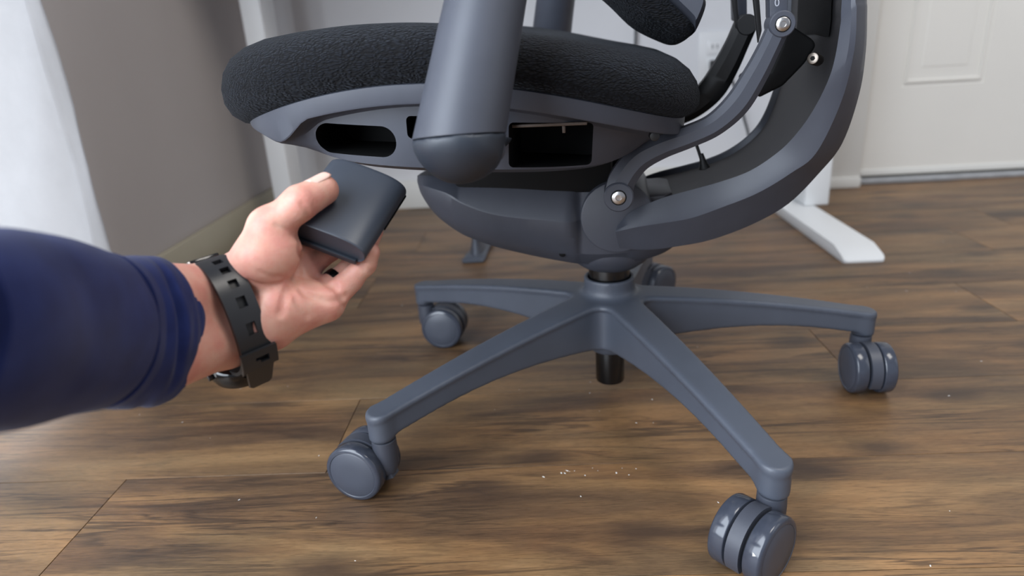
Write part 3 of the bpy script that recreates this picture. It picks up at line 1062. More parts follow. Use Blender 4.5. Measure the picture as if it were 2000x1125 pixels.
# cover plate at the front of the frame floor
cp = [(0.018, -0.046), (0.058, -0.046), (0.066, -0.034), (0.066, 0.034), (0.058, 0.046), (0.018, 0.046)]
bm = bmesh.new()
zz = lambda x: 0.2465 + (x - 0.018) * 0.07
Av = [bm.verts.new((x, y, zz(x) - 0.010)) for x, y in cp]
Bv = [bm.verts.new((x, y, zz(x) + 0.0065)) for x, y in cp]
bm.faces.new(Av); bm.faces.new(Bv[::-1])
for i in range(6):
    bm.faces.new((Av[i], Bv[i], Bv[(i + 1) % 6], Av[(i + 1) % 6]))
bmesh.ops.recalc_face_normals(bm, faces=bm.faces)
bmesh.ops.bevel(bm, geom=bm.edges[:], offset=0.002, segments=2, affect='EDGES', profile=0.5)
from_bm('cover_plate', bm, 'plastic_dark', chair, 35)
cab = tube('control_cable', catmull([CABLE[0], CABLE[1], CABLE[2], CABLE[3], (0.070, 0.0, 0.325)], 5), 0.0017, 'black', chair)
lathe('grommet', [(0, -0.004), (0.0062, -0.002), (0.0040, 0.003), (0.0026, 0.011), (0.0022, 0.014), (0, 0.014)], CABLE[0], (-0.25, 0, 1), 'black', cab, 24)
cyl('frame_bolt', (CBOLT[0] + 0.004, -0.070, CBOLT[2]), (-0.45, -0.75, 0.15), 0.0052, 0.017, 'bolt_dark', chair, 0.0015, 28)
bb = chair.children[-1]
cyl('frame_bolt_socket', tuple(np.array((CBOLT[0] + 0.004, -0.070, CBOLT[2])) + np.array(Vector((-0.45, -0.75, 0.15)).normalized()) * 0.0169), (-0.45, -0.75, 0.15), 0.0022, 0.0004, 'void', bb, 0.0001, 6)


# --- curved link arms either side of the seat
def link_arm(side):
    P = catmull(LINK, 6)
    Wd = catmull([[w] for w in LINKW], 6)[:, 0]
    T = np.gradient(P, axis=0)
    yc, hy = (side * 0.1025, 0.0115) if side < 0 else (0.066, 0.0115)
    Wd = Wd * (1.0 if side < 0 else 1.35)
    yo = 0.0 if side < 0 else -0.0365
    rings = []
    for p, t, w in zip(P, T, Wd):
        t = t / np.linalg.norm(t)
        nrm = np.array([-t[2], 0, t[0]])
        c = np.array([p[0], yc, p[2]])
        cy, cn = hy * 0.55, w * 0.45
        sec = [(-hy, -cn), (-cy, -w), (cy, -w), (hy, -cn), (hy, cn), (cy, w), (-cy, w), (-hy, cn)]
        rings.append([c + np.array([0, a, 0]) + nrm * b for a, b in sec])
    d1 = loft_data(rings)
    b0 = lathe_data([(0, 0), (0.0128, 0), (0.0140, 0.0012), (0.0140, 0.035), (0.0128, 0.036), (0, 0.036)], (LINK[0][0], side * 0.116 + yo, LINK[0][2]), (0, -side, 0), 48)
    b1 = lathe_data([(0, 0), (0.0098, 0), (0.0107, 0.001), (0.0107, 0.024), (0.0098, 0.025), (0, 0.025)], (LINK[-1][0], side * 0.115 + yo, LINK[-1][2]), (0, -side, 0), 48)
    V, F = join_data(d1, b0, b1)
    o = mesh('link_arm', V, F, 'plastic' if side < 0 else 'black', chair, 34)  # far arm takes a black colour in place of its shade
    if side > 0:
        o['label'] = 'far side link arm coloured dark for its shade'
    for (q, r, rb) in ((LINK[0], 0.0062, 0.0073), (LINK[-1], 0.0056, 0.0064)):
        y = side * (0.1162 if q is LINK[0] else 0.1152) + yo
        cyl('bolt_recess', (q[0], y, q[2]), (0, side, 0), rb, 0.0003, 'void', o, 0.0001, 32)
        b = lathe('bolt', [(0, 0), (r, 0), (r, 0.0006), (r * 0.85, 0.0012), (r * 0.45, 0.0014), (r * 0.40, 0.0004), (0, 0.0003)], (q[0], y, q[2]), (0, side, 0), 'steel', o, 32)
    return o


link_arm(-1)
link_arm(1)
# bracket carrying the mark, blades, gusset
for side in (-1, 1):
    prism_xz('back_bracket', [(BR0[0][0] - 0.012, BR0[0][2] + 0.20), (BR0[1][0] - 0.012, BR0[1][2] + 0.20)] + [(BR0[2][0], BR0[2][2]), (BR0[3][0], BR0[3][2]), (BR0[4][0], BR0[4][2])], side * 0.106, side * 0.088, 'plastic', chair, 0.0012)
br = [c for c in chair.children if c.name.startswith('back_bracket')][0]
fc = bpy.data.curves.new('zero_mark', 'FONT')
fc.body = '0'
fc.size = 0.0085
fc.extrude = 0.0001
fc.align_x, fc.align_y = 'CENTER', 'CENTER'
fo = bpy.data.objects.new('tmp', fc)
COL.objects.link(fo)
dg = bpy.context.evaluated_depsgraph_get()
me = bpy.data.meshes.new_from_object(fo.evaluated_get(dg))
bpy.data.objects.remove(fo)
me.materials.clear()
finish(me, 'print')
link('zero_mark', me, br, (0.1425, -0.1062, 0.4318), (PI / 2, -0.1, 0))
for side in (-1, 1):
    prism_xz('back_blade', [(BLADE[0][0] - 0.03, BLADE[0][2] + 0.20), (BLADE[1][0] - 0.03, BLADE[1][2] + 0.20)] + [(p[0], p[2]) for p in BLADE[2:]], side * 0.063, side * 0.057, 'black', chair, 0.001)
prism_xz('back_gusset', [(p[0], p[2]) for p in GUSSET], -0.050, 0.050, 'void', chair, 0.003, 3)

# --- lower back pad
def pad(name, poly, y, material, parent, r):
    """rounded slab: the outline swells from nothing at each end"""
    P = np.array([(p[0], p[2]) for p in poly])
    c = P.mean(0)
    dense = catmull(np.vstack([P, P[:1]]), 5)[:-1]
    rings = []
    for t in np.linspace(-1, 1, 25):
        q = (1 - abs(t) ** 7) ** (1 / 5.0) if abs(t) < 1 else 0.0
        s = 0.70 + 0.30 * q
        rings.append([(c[0] + (d[0] - c[0]) * s + 0.010 * t * t, t * y, c[1] + (d[1] - c[1]) * s + 0.010 * t * t - 0.002) for d in dense])
    return loft(name, rings, material, parent, sharp=50)


bp_ = pad('back_pad', PADF, 0.088, 'fabric', chair, 0.02)
bs_ = pad('back_pad_shell', PADS, 0.090, 'plastic', chair, 0.01)

# --- seat
zx = np.array([-0.36, -0.33, -0.289, -0.257, -0.204, -0.138, -0.068, 0.007, 0.056, 0.085, 0.12])
zz_ = np.array([0.348, 0.356, 0.366, 0.376, 0.386, 0.387, 0.381, 0.363, 0.344, 0.332, 0.316])
pz = np.polyfit(zx, zz_, 5)
z0 = lambda x: np.polyval(pz, x)
NS = 160
tt = np.linspace(0, 2 * PI, NS, endpoint=False)


def sell(cx, Lx, Wy, n=2.8):
    c, s = np.cos(tt), np.sin(tt)
    return cx + Lx * np.sign(c) * np.abs(c) ** (2 / n), Wy * np.sign(s) * np.abs(s) ** (2 / n)


SC, SL, SW = -0.137, 0.213, 0.232
TX, TH_ = [-0.40, -0.36, -0.32, -0.26, -0.20, -0.13, -0.06, 0.0, 0.03, 0.06, 0.10], [0.090, 0.086, 0.073, 0.057, 0.049, 0.043, 0.0405, 0.0415, 0.046, 0.055, 0.062]
_hx = np.linspace(-0.42, 0.12, 200)
_hy = np.convolve(np.pad(np.interp(_hx, TX, TH_), 12, mode='edge'), np.ones(25) / 25, 'valid')
rings = []
for dz, off in [(-0.006, -0.030), (-0.003, -0.012), (0.001, -0.002), (0.007, 0.005), (0.014, 0.0085), (0.022, 0.0088), (0.030, 0.0060), (0.037, 0.000), (0.0425, -0.010),
                (0.0465, -0.024), (0.0485, -0.042), (0.0490, -0.070), (0.0480, -0.115), (0.0465, -0.155), (0.0455, -0.195), (0.0453, -0.208)]:
    x, y = sell(SC, SL + off, SW + off, 2.8 if off > -0.1 else 2.4)
    wf = np.clip((SC - x) / SL, 0, 1.1) ** 2 * np.clip((off + 0.03) / 0.0385, 0, 1)
    x = x - 0.013 * wf + 0.004 * np.clip((x - SC) / SL, 0, 1.1) ** 2 * np.clip((off + 0.03) / 0.0385, 0, 1)
    zz = z0(np.maximum(x, -0.345)) + dz / 0.049 * np.interp(x, _hx, _hy)
    rings.append(list(zip(x, y, zz)))
seat = loft('seat_cushion', rings, 'fabric', chair, sharp=60)

_bx = np.linspace(-0.36, 0.10, 240)
_by = np.convolve(np.pad(np.interp(_bx, [-0.36, -0.32, -0.300, -0.287, -0.262, -0.241, -0.222, -0.195, -0.16, -0.082, -0.013, 0.01, 0.05],
                                   [0.3480, 0.3495, 0.3475, 0.3445, 0.3370, 0.3315, 0.3270, 0.3235, 0.3205, 0.3155, 0.3105, 0.311, 0.322]), 5, mode='edge'), np.ones(11) / 11, 'valid')
zbot = lambda x: np.interp(x, _bx, _by)
sstep = lambda x, a, b: (lambda t: t * t * (3 - 2 * t))(np.clip((x - a) / (b - a), 0, 1))
rings = []


def sring(off, dz, rec=0.0, up=0.0):
    # the band is tall and plain at the front, a narrow rail with a recess under it elsewhere
    x, y = sell(SC, SL + off, SW + off)
    w = sstep(x, -0.280, -0.236)
    s = 1 - rec * w / SW
    zr = z0(x) + dz
    zf = np.minimum(zbot(x) + up, z0(x) - 0.002)
    z = zr if dz >= 0 else zr * w + zf * (1 - w)
    return list(zip(SC + (x - SC) * s, y * s, z))


rings.append(sring(-0.03, 0.001))
rings.append(sring(-0.003, 0.0018))
rings.append(sring(0.000, 0.0005))
rings.append(sring(-0.0008, -0.0125, 0, 0.0060))
rings.append(sring(-0.0014, -0.0140, 0, 0.0050))
rings.append(sring(-0.003, -0.0148, 0.012, 0.0040))
rings.append(sring(-0.005, -0.0175, 0.014, 0.0030))


def bring(cx, Lx, Wy, zl, n=2.6):
    x, y = sell(cx, Lx, Wy, n)
    return list(zip(x, y, zbot(x) + zl))


a1, a2 = np.array(sring(-0.005, -0.0175, 0.014, 0.0030)), np.array(bring(-0.139, 0.186, 0.209, 0.0018))
rings.append([tuple(p) for p in a1 * 0.62 + a2 * 0.38])
rings.append([tuple(p) for p in a1 * 0.30 + a2 * 0.70])
rings.append([tuple(p) for p in a2])
rings.append(bring(-0.139, 0.181, 0.204, 0.0006))
rings.append(bring(-0.139, 0.170, 0.194, -0.0035))
rings.append(bring(-0.139, 0.150, 0.175, -0.0060))
rings.append(bring(-0.139, 0.08, 0.10, -0.0060))
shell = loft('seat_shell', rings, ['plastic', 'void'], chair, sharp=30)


def pocket(cx, cz, w, hgt, rad, y0, y1, rot):
    bm = bmesh.new()
    pts = []
    for (sx, sz, a0) in ((1, 1, 0), (-1, 1, 90), (-1, -1, 180), (1, -1, 270)):
        for i in range(9):
            t = math.radians(a0 + 90 * i / 8)
            pts.append((sx * (w / 2 - rad) + rad * math.cos(t), sz * (hgt / 2 - rad) + rad * math.sin(t)))
    cr, sr = math.cos(rot), math.sin(rot)
    A = [bm.verts.new((cx + p[0] * cr - p[1] * sr, y0, cz + p[0] * sr + p[1] * cr)) for p in pts]
    B = [bm.verts.new((cx + p[0] * cr - p[1] * sr, y1, cz + p[0] * sr + p[1] * cr)) for p in pts]
    bm.faces.new(A); bm.faces.new(B[::-1])
    for i in range(len(pts)):
        bm.faces.new((A[i], B[i], B[(i + 1) % len(pts)], A[(i + 1) % len(pts)]))
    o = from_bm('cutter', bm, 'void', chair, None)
    return o


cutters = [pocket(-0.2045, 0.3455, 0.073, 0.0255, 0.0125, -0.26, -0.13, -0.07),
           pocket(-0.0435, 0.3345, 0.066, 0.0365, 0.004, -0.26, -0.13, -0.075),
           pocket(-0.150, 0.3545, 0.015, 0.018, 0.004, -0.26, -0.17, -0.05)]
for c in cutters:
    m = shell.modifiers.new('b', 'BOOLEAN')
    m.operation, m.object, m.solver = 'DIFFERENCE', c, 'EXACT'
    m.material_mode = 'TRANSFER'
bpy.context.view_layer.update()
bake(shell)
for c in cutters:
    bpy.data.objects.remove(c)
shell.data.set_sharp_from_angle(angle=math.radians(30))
# brown rail and clip seen inside the large pocket
box('pocket_rail', (-0.074, -0.200, 0.3495), (-0.014, -0.188, 0.3520), 'strip_brown', chair, 0.0006)
box('pocket_clip', (-0.034, -0.197, 0.3435), (-0.0315, -0.192, 0.3495), 'strip_brown', chair, 0.0004)
cyl('shell_screw', (0.040, -0.150, 0.3325), (0.1, -1, 0), 0.0042, 0.008, 'black', chair, 0.0008, 20)

# --- arm posts
def arm(side):
    B_, M_, T_ = [np.array(q) for q in (ARM_B, ARM_M, ARM_T)]
    if side > 0:
        B_, M_, T_ = mir(B_), mir(M_), mir(T_)
    ax = T_ - M_
    L = np.linalg.norm(ax)
    ax /= L
    r0, r1 = 0.0298, 0.0268
    post = lathe('arm_post', [(0, -0.009), (r0 - 0.0008, -0.009), (r0, -0.008), (r0 - (r0 - r1) * 1.0, L), (r1 - 0.002, L * 1.9), (0, L * 1.9)], M_, ax, 'plastic', chair, 64)
    # cap: elbow blending into a horizontal stub that runs under the seat
    h = 0.0016
    c = M_ - ax * 0.008
    lo_, hi_ = np.minimum(c - 0.045, c + np.array([0.03, -side * 0.09, 0]) - 0.03), np.maximum(c + 0.045, c + np.array([0.03, -side * 0.09, 0]) + 0.03)
    X, Y, Z = grid(lo_, hi_, h)
    PX, PY, PZ = X - M_[0], Y - M_[1], Z - M_[2]
    hh = PX * ax[0] + PY * ax[1] + PZ * ax[2]
    rad = np.sqrt(np.maximum((PX ** 2 + PY ** 2 + PZ ** 2) - hh ** 2, 1e-12))
    # ellipsoid below the seam
    lowz = np.minimum(hh + 0.006, 0)
    ell = (np.sqrt(rad ** 2 + (lowz * r0 / 0.0215) ** 2) - (r0 + 0.0004))
    stub = cone_sdf(X, Y, Z, M_ - ax * 0.0105, M_ - ax * 0.0090 + np.array([0.010, -side * 0.085, 0.002]), 0.0180, 0.0165)
    Fc = smin(ell, stub, 0.012)
    cutn = np.array([-0.05, 0.17, 0.97]) if side < 0 else np.array([-0.06, 0.1, 0.99])
    cutn /= np.linalg.norm(cutn)
    post_me = post.data
    co = [Vector(v.co) for v in post_me.vertices]
    for v in post_me.vertices:
        d = np.array(v.co) - M_
        k = float(d @ ax)
        if k < -0.005:
            perp = d - ax * k
            t_ = -(perp @ cutn) / (ax @ cutn)
            v.co = Vector(M_ + perp + ax * (t_ + 0.0003 + (k + 0.009) * 0.4))
    Fc = smax(Fc, PX * cutn[0] + PY * cutn[1] + PZ * cutn[2] - 0.0002, 0.0005)
    V, Q = surfnet(Fc.astype(np.float32), lo_, h)
    cap = mesh_np('arm_cap', V, Q, 'plastic_cap', chair, None, 3)
    e = M_ - ax * 0.0095 + np.array([r0 * 0.93, side * 0.002 - side * 0.009, 0.0])
    bm = bmesh.new()
    bmesh.ops.create_uvsphere(bm, u_segments=20, v_segments=12, radius=1, matrix=Matrix.Translation(e) @ Matrix.Rotation(0.5 * side, 4, 'Z') @ Matrix.Diagonal((0.0026, 0.0052, 0.0078, 1)))
    from_bm('release_tab', bm, 'plastic', cap, 60)


arm(-1)
arm(1)

# ================================================================== battery pack
BK = BANK
bw, bl, bn = [np.array(BK[k]) for k in ('w', 'l', 'n')]
bc = np.array(BK['c'])
rotm = Matrix((( -bw[0], bl[0], -bn[0]), (-bw[1], bl[1], -bn[1]), (-bw[2], bl[2], -bn[2]))) if np.cross(bw, bl) @ bn > 0 else Matrix(((bw[0], bl[0], -bn[0]), (bw[1], bl[1], -bn[1]), (bw[2], bl[2], -bn[2])))
rot_w = np.array(rotm)
bank = empty('battery_pack', tuple(bc), tuple(rotm.to_euler()))
thing(bank, 'slate grey rounded battery pack held in the hand under the seat slot', 'battery pack')
SGN = 1.0 if rot_w[:, 0] @ bw > 0 else -1.0
hw_, hl_, ht_ = BK['W'] / 2, BK['L'] / 2, BK['T'] / 2
rings = []
prof = []
for i in range(64):
    t = 2 * PI * i / 64
    c, s = math.cos(t), math.sin(t)
    prof.append((hw_ * np.sign(c) * abs(c) ** (2 / 3.2), ht_ * np.sign(s) * abs(s) ** (2 / 2.3)))
for y, s in [(-hl_ + 0.0014, 0.80), (-hl_ + 0.0012, 0.93), (-hl_, 0.955), (-hl_ + 0.0004, 0.985), (-hl_ + 0.0022, 1.0), (hl_ - 0.003, 1.0), (hl_ - 0.0008, 0.985), (hl_, 0.95), (hl_ + 0.0006, 0.8)]:
    rings.append([(p[0] * (1 - (1 - s) * 0.36), y, p[1] * s) for p in prof])
loft('case', rings, 'bank', bank, sharp=40)
# groove along the long right edge and the lower lip
sx = SGN * hw_
box('latch_groove', (sx - 0.0006 if sx > 0 else sx - 0.0005, -0.004, -0.0030), (sx + 0.0005 if sx > 0 else sx + 0.0006, hl_ - 0.002, -0.0012), 'void', bank, 0)
box('end_lip', (-hw_ * 0.80, -hl_ - 0.0016, -ht_ * 0.90), (hw_ * 0.80, -hl_ + 0.001, -ht_ * 0.50), 'plastic_cap', bank, 0.0007)

# ================================================================== person: left arm
HPt = {k: np.array(v) for k, v in HP.items()}
person = thing(empty('person', tuple(HPt['s1'])), 'person reaching in from the left in a navy sleeve, hand holding a battery pack', 'person')
org = HPt['s1']
hs = 0.00125
allp = np.array([HPt[k] for k in HPt if k[0] not in 's' and not k.startswith('fa')])
lo_, hi_ = allp.min(0) - 0.036, allp.max(0) + 0.030
lo_[0] = HPt['s5'][0] - 0.005
lo_[1] = HPt['s6'][1] - 0.045
lo_[2] = min(lo_[2], HPt['s6'][2] - 0.045)
X, Y, Z = grid(lo_, hi_, hs)
cs = lambda a, b, ra, rb: cone_sdf(X, Y, Z, HPt[a] if isinstance(a, str) else a, HPt[b] if isinstance(b, str) else b, ra, rb)
# wrist and forearm
Fp = smin(cs('fa0a', 'wra', 0.028, 0.0178), cs('fa0b', 'wrb', 0.0285, 0.0200), 0.012)
pal = None
for a, b, ra, rb in (('wra', 'i0', 0.0185, 0.0105), ('wra', 'm0', 0.0175, 0.0102), ('wrb', 'r0', 0.0165, 0.0100), ('wrb', 'p0', 0.0175, 0.0112), ('wc', 'm0', 0.017, 0.0098)):
    d = cs(a, b, ra, rb)
    pal = d if pal is None else smin(pal, d, 0.009)
pal = smin(pal, cs('hyp2', 'hyp', 0.0215, 0.0190), 0.010)
pal = smin(pal, cs('hyp', 'p0', 0.0175, 0.0120), 0.008)
pal = smin(pal, cs('mc1', 'thn', 0.0160, 0.0195), 0.009)
pal = smin(pal, cs('thn', 'thmcp', 0.0180, 0.0135), 0.007)
pal = smin(pal, cs('thn2', 'thmcp', 0.0150, 0.0120), 0.006)
pal = smin(pal, cs('thmcp', 'i0', 0.0075, 0.0075), 0.012)
Fp = smin(Fp, pal, 0.012)


def finger(names, rads, k=0.004):
    d = None
    for (a, b), (ra, rb) in zip(zip(names, names[1:]), zip(rads, rads[1:])):
        c = cs(a, b, ra, rb)
        d = c if d is None else smin(d, c, k)
    return d


fi = finger(('i0', 'i1', 'i2', 'i3'), (0.0096, 0.0088, 0.0084, 0.0074))
fm = finger(('m0', 'm1', 'm2', 'm3'), (0.0092, 0.0086, 0.0080, 0.0074))
fr = finger(('r0', 'r1', 'r2', 'r3'), (0.0088, 0.0080, 0.0076, 0.0070))
fp = finger(('p0', 'p1', 'p2', 'p3'), (0.0094, 0.0080, 0.0074, 0.0066))
# soft pads on the visible finger segments
mid = lambda a, b, t: HPt[a] * (1 - t) + HPt[b] * t
view = np.array(CAM_LOC) - HPt['p1']
view /= np.linalg.norm(view)
fp = smin(fp, cs(mid('p0', 'p1', 0.35) + view * 0.001, mid('p0', 'p1', 0.65) + view * 0.001, 0.0086, 0.0082), 0.004)
fth = finger(('thmcp', 'thip', 'thtip'), (0.0128, 0.0108, 0.0092), 0.006)
fth = smin(fth, cs(mid('thip', 'thtip', 0.55), 'thtip', 0.0100, 0.0092), 0.004)
fing = np.minimum(np.minimum(fi, fm), np.minimum(fr, fp))
Fp = smin(Fp, fing, 0.0035)
Fp = smin(Fp, fth, 0.005)


# palm creases: shallow grooves laid on the skin
def skin_point(d):
    c0, d = np.array(CAM_LOC), np.array(d)
    for t in np.arange(0.40, 0.56, 0.0006):
        p = c0 + d * t
        k = np.round((p - lo_) / hs).astype(int)
        if np.all(k >= 0) and np.all(k < np.array(Fp.shape)) and Fp[tuple(k)] < 0:
            return p
    return None


def crease(dirs, r, depth):
    global Fp
    pts = [skin_point(d) for d in catmull(dirs, 4)]
    pts = [p for p in pts if p is not None]
    d = None
    for a, b in zip(pts, pts[1:]):
        if np.linalg.norm(b - a) > 0.012 or np.linalg.norm(b - a) < 1e-6:
            continue
        c = cs(a, b, r, r)
        d = c if d is None else np.minimum(d, c)
    if d is not None:
        Fp = np.where(d < 0, Fp + depth * np.clip(-d / r, 0, 1) ** 1.2, Fp)


for pts, r, dp in CREASES:
    crease(np.array(pts), r, dp)
V, Q = surfnet(Fp.astype(np.float32), lo_, hs)
V = V - org.astype(np.float32)
body = mesh_np('hand', V, Q, 'skin', person, None, 1)
del X, Y, Z, Fp, pal, fing, fi, fm, fr, fp, fth

# thumb nail
tdir = HPt['thtip'] - HPt['thip']
tdir /= np.linalg.norm(tdir)
up_ = np.array(NAIL_N)
up_ -= tdir * (up_ @ tdir)
up_ /= np.linalg.norm(up_)
sd = np.cross(tdir, up_)
rings = []
for a in np.linspace(-0.0105, 0.0062, 12):
    wid = 0.0064 * (1 - max(0, (abs(a + 0.0021) - 0.004) / 0.0105) ** 2 * 1.1)
    rings.append([HPt['thtip'] - org + tdir * a + up_ * (0.0109 * math.cos(b * wid / 0.0064 * 0.8) + 0.0003 - max(0, a - 0.003) ** 2 * 42) + sd * math.sin(b * wid / 0.0064 * 0.8) * 0.0100 for b in np.linspace(-0.95, 0.95, 11)])
nail = loft('thumb_nail', rings, 'nail', person, closed=False, caps=False, sharp=80)
md = nail.modifiers.new('s', 'SOLIDIFY')
md.thickness = 0.0007
bpy.context.view_layer.update()
bake(nail)

# sleeve
SP = catmull([HPt['sx'], HPt['s0'], HPt['s1'], HPt['s2'], HPt['s3'], HPt['s4'], HPt['s5'], HPt['s6'], HPt['s7']], 10)
SH = catmull([[q] for q in SLV], 10)[:, 0]
_l = np.concatenate([[0], np.cumsum(np.linalg.norm(np.diff(SP, axis=0), axis=1))])
_n = np.concatenate([np.arange(0, _l[-1] - 0.075, 0.006), np.arange(_l[-1] - 0.075, _l[-1], 0.0008), [_l[-1]]])
SP = np.stack([np.interp(_n, _l, SP[:, k]) for k in range(3)], 1)
SH = np.interp(_n, _l, SH)
T = np.gradient(SP, _n, axis=0)
for _ in range(6):
    T[1:-1] = (T[:-2] + T[1:-1] * 2 + T[2:]) / 4
T /= np.linalg.norm(T, axis=1)[:, None]
for _i in range(len(T)):
    _w = max(0.0, 1 - (_l[-1] - _n[_i]) / 0.10)
    T[_i] = T[_i] * (1 - _w) + (np.array(CAM_R) * 0.53 + np.array(CAM_W) * 0.85) * _w
rings = []
n = 96
camu = np.array(CAM_U)
Ltot = np.concatenate([[0], np.cumsum(np.linalg.norm(np.diff(SP, axis=0), axis=1))])
Lend = Ltot[-1]
rng = np.random.RandomState(3)
ph = rng.uniform(0, 6.28, 12)
for p, t, hgt, l in zip(SP, T, SH, Ltot):
    t = t / np.linalg.norm(t)
    b = camu - t * (camu @ t)
    b /= np.linalg.norm(b)
    a = np.cross(t, b)
    if a @ np.array(CAM_W) > 0:
        a = -a                       # a points to the camera
    ring = []
    q = Lend - l
    for i in range(n):
        w = 2 * PI * i / n
        ca, sa = math.cos(w), math.sin(w)
        rr_ = 1.0
        rr_ += 0.010 * math.sin(3 * w + 30 * l + ph[0]) + 0.006 * math.sin(5 * w - 55 * l + ph[1]) + 0.004 * math.sin(8 * w + 90 * l + ph[2])
        # deep fold where the sleeve bunches above the cuff
        front = math.exp(-((math.atan2(sa, ca) - 0.15) / 0.75) ** 2)
        f0 = 0.044 + 0.005 * math.sin(w + 0.6) - 0.006 * (1 - ca)
        rr_ -= 0.12 * front * math.exp(-((q - f0) / 0.0042) ** 2)
        rr_ += 0.035 * front * math.exp(-((q - f0 - 0.009) / 0.006) ** 2) + 0.02 * front * math.exp(-((q - f0 + 0.008) / 0.005) ** 2)
        rr_ -= 0.030 * math.exp(-((w - 4.9) / 0.5) ** 2) * math.exp(-((q - 0.045 - 0.03 * (w - 4.9)) / 0.006) ** 2)
        # double stitched seam of the cuff
        rr_ -= 0.014 * math.exp(-((q - 0.0190) / 0.0011) ** 2) + 0.014 * math.exp(-((q - 0.0162) / 0.0011) ** 2)
        rr_ += 0.012 * math.exp(-((q - 0.024) / 0.0035) ** 2) + 0.006 * math.sin(7 * w + 2 + 300 * q) * math.exp(-((q - 0.03) / 0.012) ** 2)
        ring.append(p - org + b * hgt * sa * rr_ + a * hgt * 0.86 * ca * rr_)
    rings.append(ring)
# turn the rim inwards
for dl, sc in ((0.0010, 0.985), (0.0004, 0.955), (-0.004, 0.94), (-0.014, 0.92), (-0.030, 0.90)):
    c = SP[-1] - org
    t = T[-1] / np.linalg.norm(T[-1])
    rings.append([c + t * dl + (np.array(v) - c) * sc for v in rings[len(SP) - 1]])
loft('sleeve', rings, 'navy', person, True, False, 50)

# ================================================================== finger ring and watch
rd = HPt['r1'] - HPt['r0']
ringo = lathe('finger_ring', [(0.0084, -0.0028), (0.0094, -0.0026), (0.0096, 0), (0.0094, 0.0026), (0.0084, 0.0028), (0.0082, 0), (0.0084, -0.0028)], tuple(mid('r0', 'r1', 0.52)), tuple(rd), 'ring', None, 48)
thing(ringo, 'plain black band ring on the ring finger of the hand', 'ring')

watch = thing(empty('wristwatch', tuple(HPt['watch'])), 'black resin wristwatch with a holed strap around the wrist by the navy cuff', 'watch')
wt = np.array(CAM_R) * 0.70 + np.array(CAM_U) * 0.34 + np.array(CAM_W) * 0.62
wt /= np.linalg.norm(wt)
wb = camu - wt * (camu @ wt)
wb /= np.linalg.norm(wb)
wa = np.cross(wt, wb)
if wa @ np.array(CAM_W) > 0:
    wa = -wa
WA, WB = 0.0270, 0.0350


def band_pt(th, off, w):
    c, s = math.cos(th), math.sin(th)
    e = 2 / 2.5
    x = (WA + off) * np.sign(c) * abs(c) ** e
    y = (WB + off) * np.sign(s) * abs(s) ** e
    return wa * x + wb * y + wt * w


def strap(name, th0, th1, off0, off1, w0, w1, nl, nw, holes, thick, parent, material='watch'):
    V, F = [], []
    for i in range(nl + 1):
        u = i / nl
        for j in range(nw + 1):
            v = j / nw - 0.5
            V.append(band_pt(th0 + (th1 - th0) * u, off0 + (off1 - off0) * u, v * (w0 + (w1 - w0) * u)))
    for i in range(nl):
        for j in range(nw):
            if (i, j) in holes:
                continue
            a = i * (nw + 1) + j
            F.append((a, a + 1, a + nw + 2, a + nw + 1))
    o = mesh(name, V, F, material, parent, 50)
    md = o.modifiers.new('s', 'SOLIDIFY')
    md.thickness, md.offset = thick, 0
    bpy.context.view_layer.update()
    bake(o)
    o.data.shade_smooth()
    o.data.set_sharp_from_angle(angle=math.radians(45))
    return o


# upper strap with its row of holes, from the case side over the top to the keeper
holes = set()
for i0 in (5, 9, 13, 17, 21):
    for di in (0, 1):
        for j in (4, 5, 6):
            holes.add((i0 + di, j))
strap('strap', math.radians(95), math.radians(-62), 0.0052, 0.0054, 0.0205, 0.0205, 34, 10, holes, 0.0026, watch)
strap('under_strap', math.radians(100), math.radians(-100), 0.0018, 0.0026, 0.0185, 0.020, 30, 6, set(), 0.0024, watch, 'black')
# keeper loop and loose tail
kp = strap('keeper', math.radians(-24), math.radians(-46), 0.0085, 0.0088, 0.0245, 0.0245, 6, 8, {(2, 3), (2, 4), (2, 5), (3, 4), (3, 5)}, 0.0026, watch)
tail = []
for u in np.linspace(0, 1, 12):
    base = band_pt(math.radians(-44), 0.0080, 0)
    d = band_pt(math.radians(-58), 0.0075, 0) - base
    d /= np.linalg.norm(d)
    d2_ = d * 0.93 + wa * 0.08
    tail.append(base + d2_ * 0.030 * u + wt * 0.002 * u)
rings = []
for u, c in zip(np.linspace(0, 1, 12), tail):
    w = 0.0098 * (1 - 0.22 * u) * (1 - max(0, (u - 0.88) / 0.12) ** 3 * 0.25)
    th_ = 0.0013
    rings.append([c + wt * w + wa * th_, c + wt * w - wa * th_, c - wt * w - wa * th_, c - wt * w + wa * th_])
loft('strap_tail', rings, 'watch', watch, sharp=40)
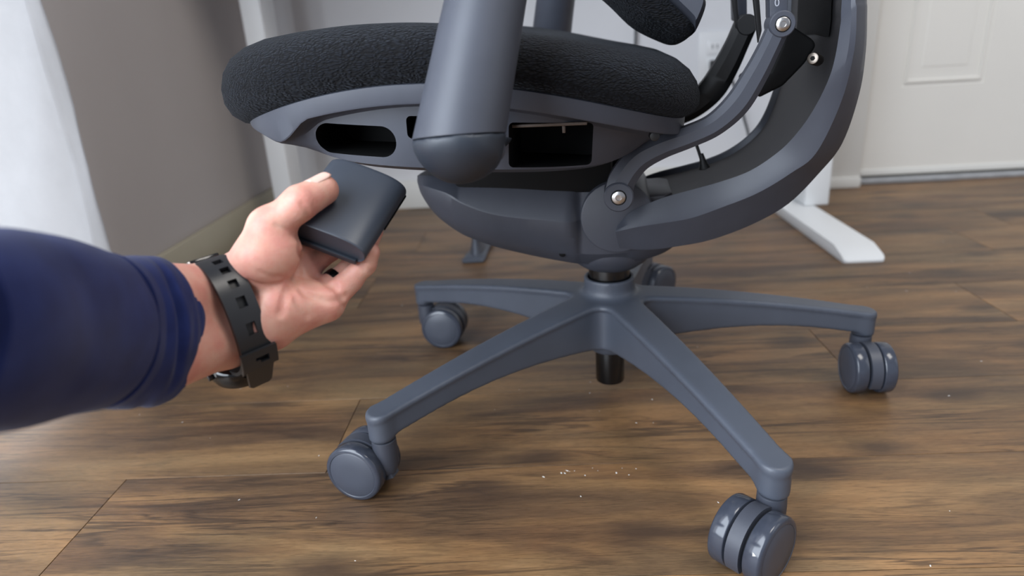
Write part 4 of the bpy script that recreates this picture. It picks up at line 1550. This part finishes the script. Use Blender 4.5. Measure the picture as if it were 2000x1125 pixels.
# case on the back of the wrist: lugs, bezel, glass
cc = band_pt(math.radians(-118), 0.0065, 0)
cn = cc / np.linalg.norm(cc)
cn = cn - wt * (cn @ wt)
cn /= np.linalg.norm(cn)
case = lathe('watch_case', [(0, -0.006), (0.017, -0.006), (0.0185, -0.003), (0.019, 0.003), (0.0175, 0.0062), (0.0150, 0.0066), (0.0145, 0.0058), (0, 0.0058)], tuple(cc), tuple(cn), 'watch_gloss', watch, 48)
cyl('watch_glass', tuple(cc + cn * 0.0056), tuple(cn), 0.0143, 0.0008, 'gas', case, 0.0002, 40)
cyl('crown', tuple(cc - wt * 0.0185), tuple(-wt), 0.0022, 0.003, 'watch', case, 0.0004, 16)
bk = band_pt(math.radians(104), 0.0050, 0)
nb = bk / np.linalg.norm(bk)
tb = np.cross(wt, nb)
bm = bmesh.new()
mt = Matrix(((wt[0], tb[0], nb[0], bk[0]), (wt[1], tb[1], nb[1], bk[1]), (wt[2], tb[2], nb[2], bk[2]), (0, 0, 0, 1)))
bm_box(bm, (-0.0105, -0.006, -0.0020), (0.0105, 0.006, 0.0030), 0.001, 2)
bmesh.ops.transform(bm, matrix=mt, verts=bm.verts)
from_bm('buckle', bm, 'watch_gloss', watch, 40)
bm = bmesh.new()
bm_box(bm, (-0.0115, 0.0035, -0.0005), (-0.0095, 0.0085, 0.0022), 0.0006, 2)
bmesh.ops.transform(bm, matrix=mt, verts=bm.verts)
from_bm('buckle_pin', bm, 'steel', watch, 40)

# ================================================================== dust flecks on the floor
random.seed(11)
V, F = [], []
for k in range(110):
    x, y = random.uniform(-0.75, 1.2), random.uniform(-0.5, 0.6)
    if random.random() < 0.14:
        x, y = random.gauss(-0.03, 0.035), random.gauss(-0.165, 0.008)
    r = random.uniform(0.0003, 0.0009)
    a = random.uniform(0, PI)
    el = random.uniform(1, 2.6)
    o = len(V)
    for q in range(6):
        t = 2 * PI * q / 6
        px_, py_ = r * el * math.cos(t), r * math.sin(t) * random.uniform(0.6, 1.2)
        V.append((x + px_ * math.cos(a) - py_ * math.sin(a), y + px_ * math.sin(a) + py_ * math.cos(a), 0.0001))
    V.append((x, y, 0.0005))
    for q in range(6):
        F.append((o + q, o + (q + 1) % 6, o + 6))
fl = mesh('dust_flecks', V, F, 'fleck')
thing(fl, 'scattered pale dust flecks on the brown plank floor', 'dust')
fl['kind'] = 'stuff'
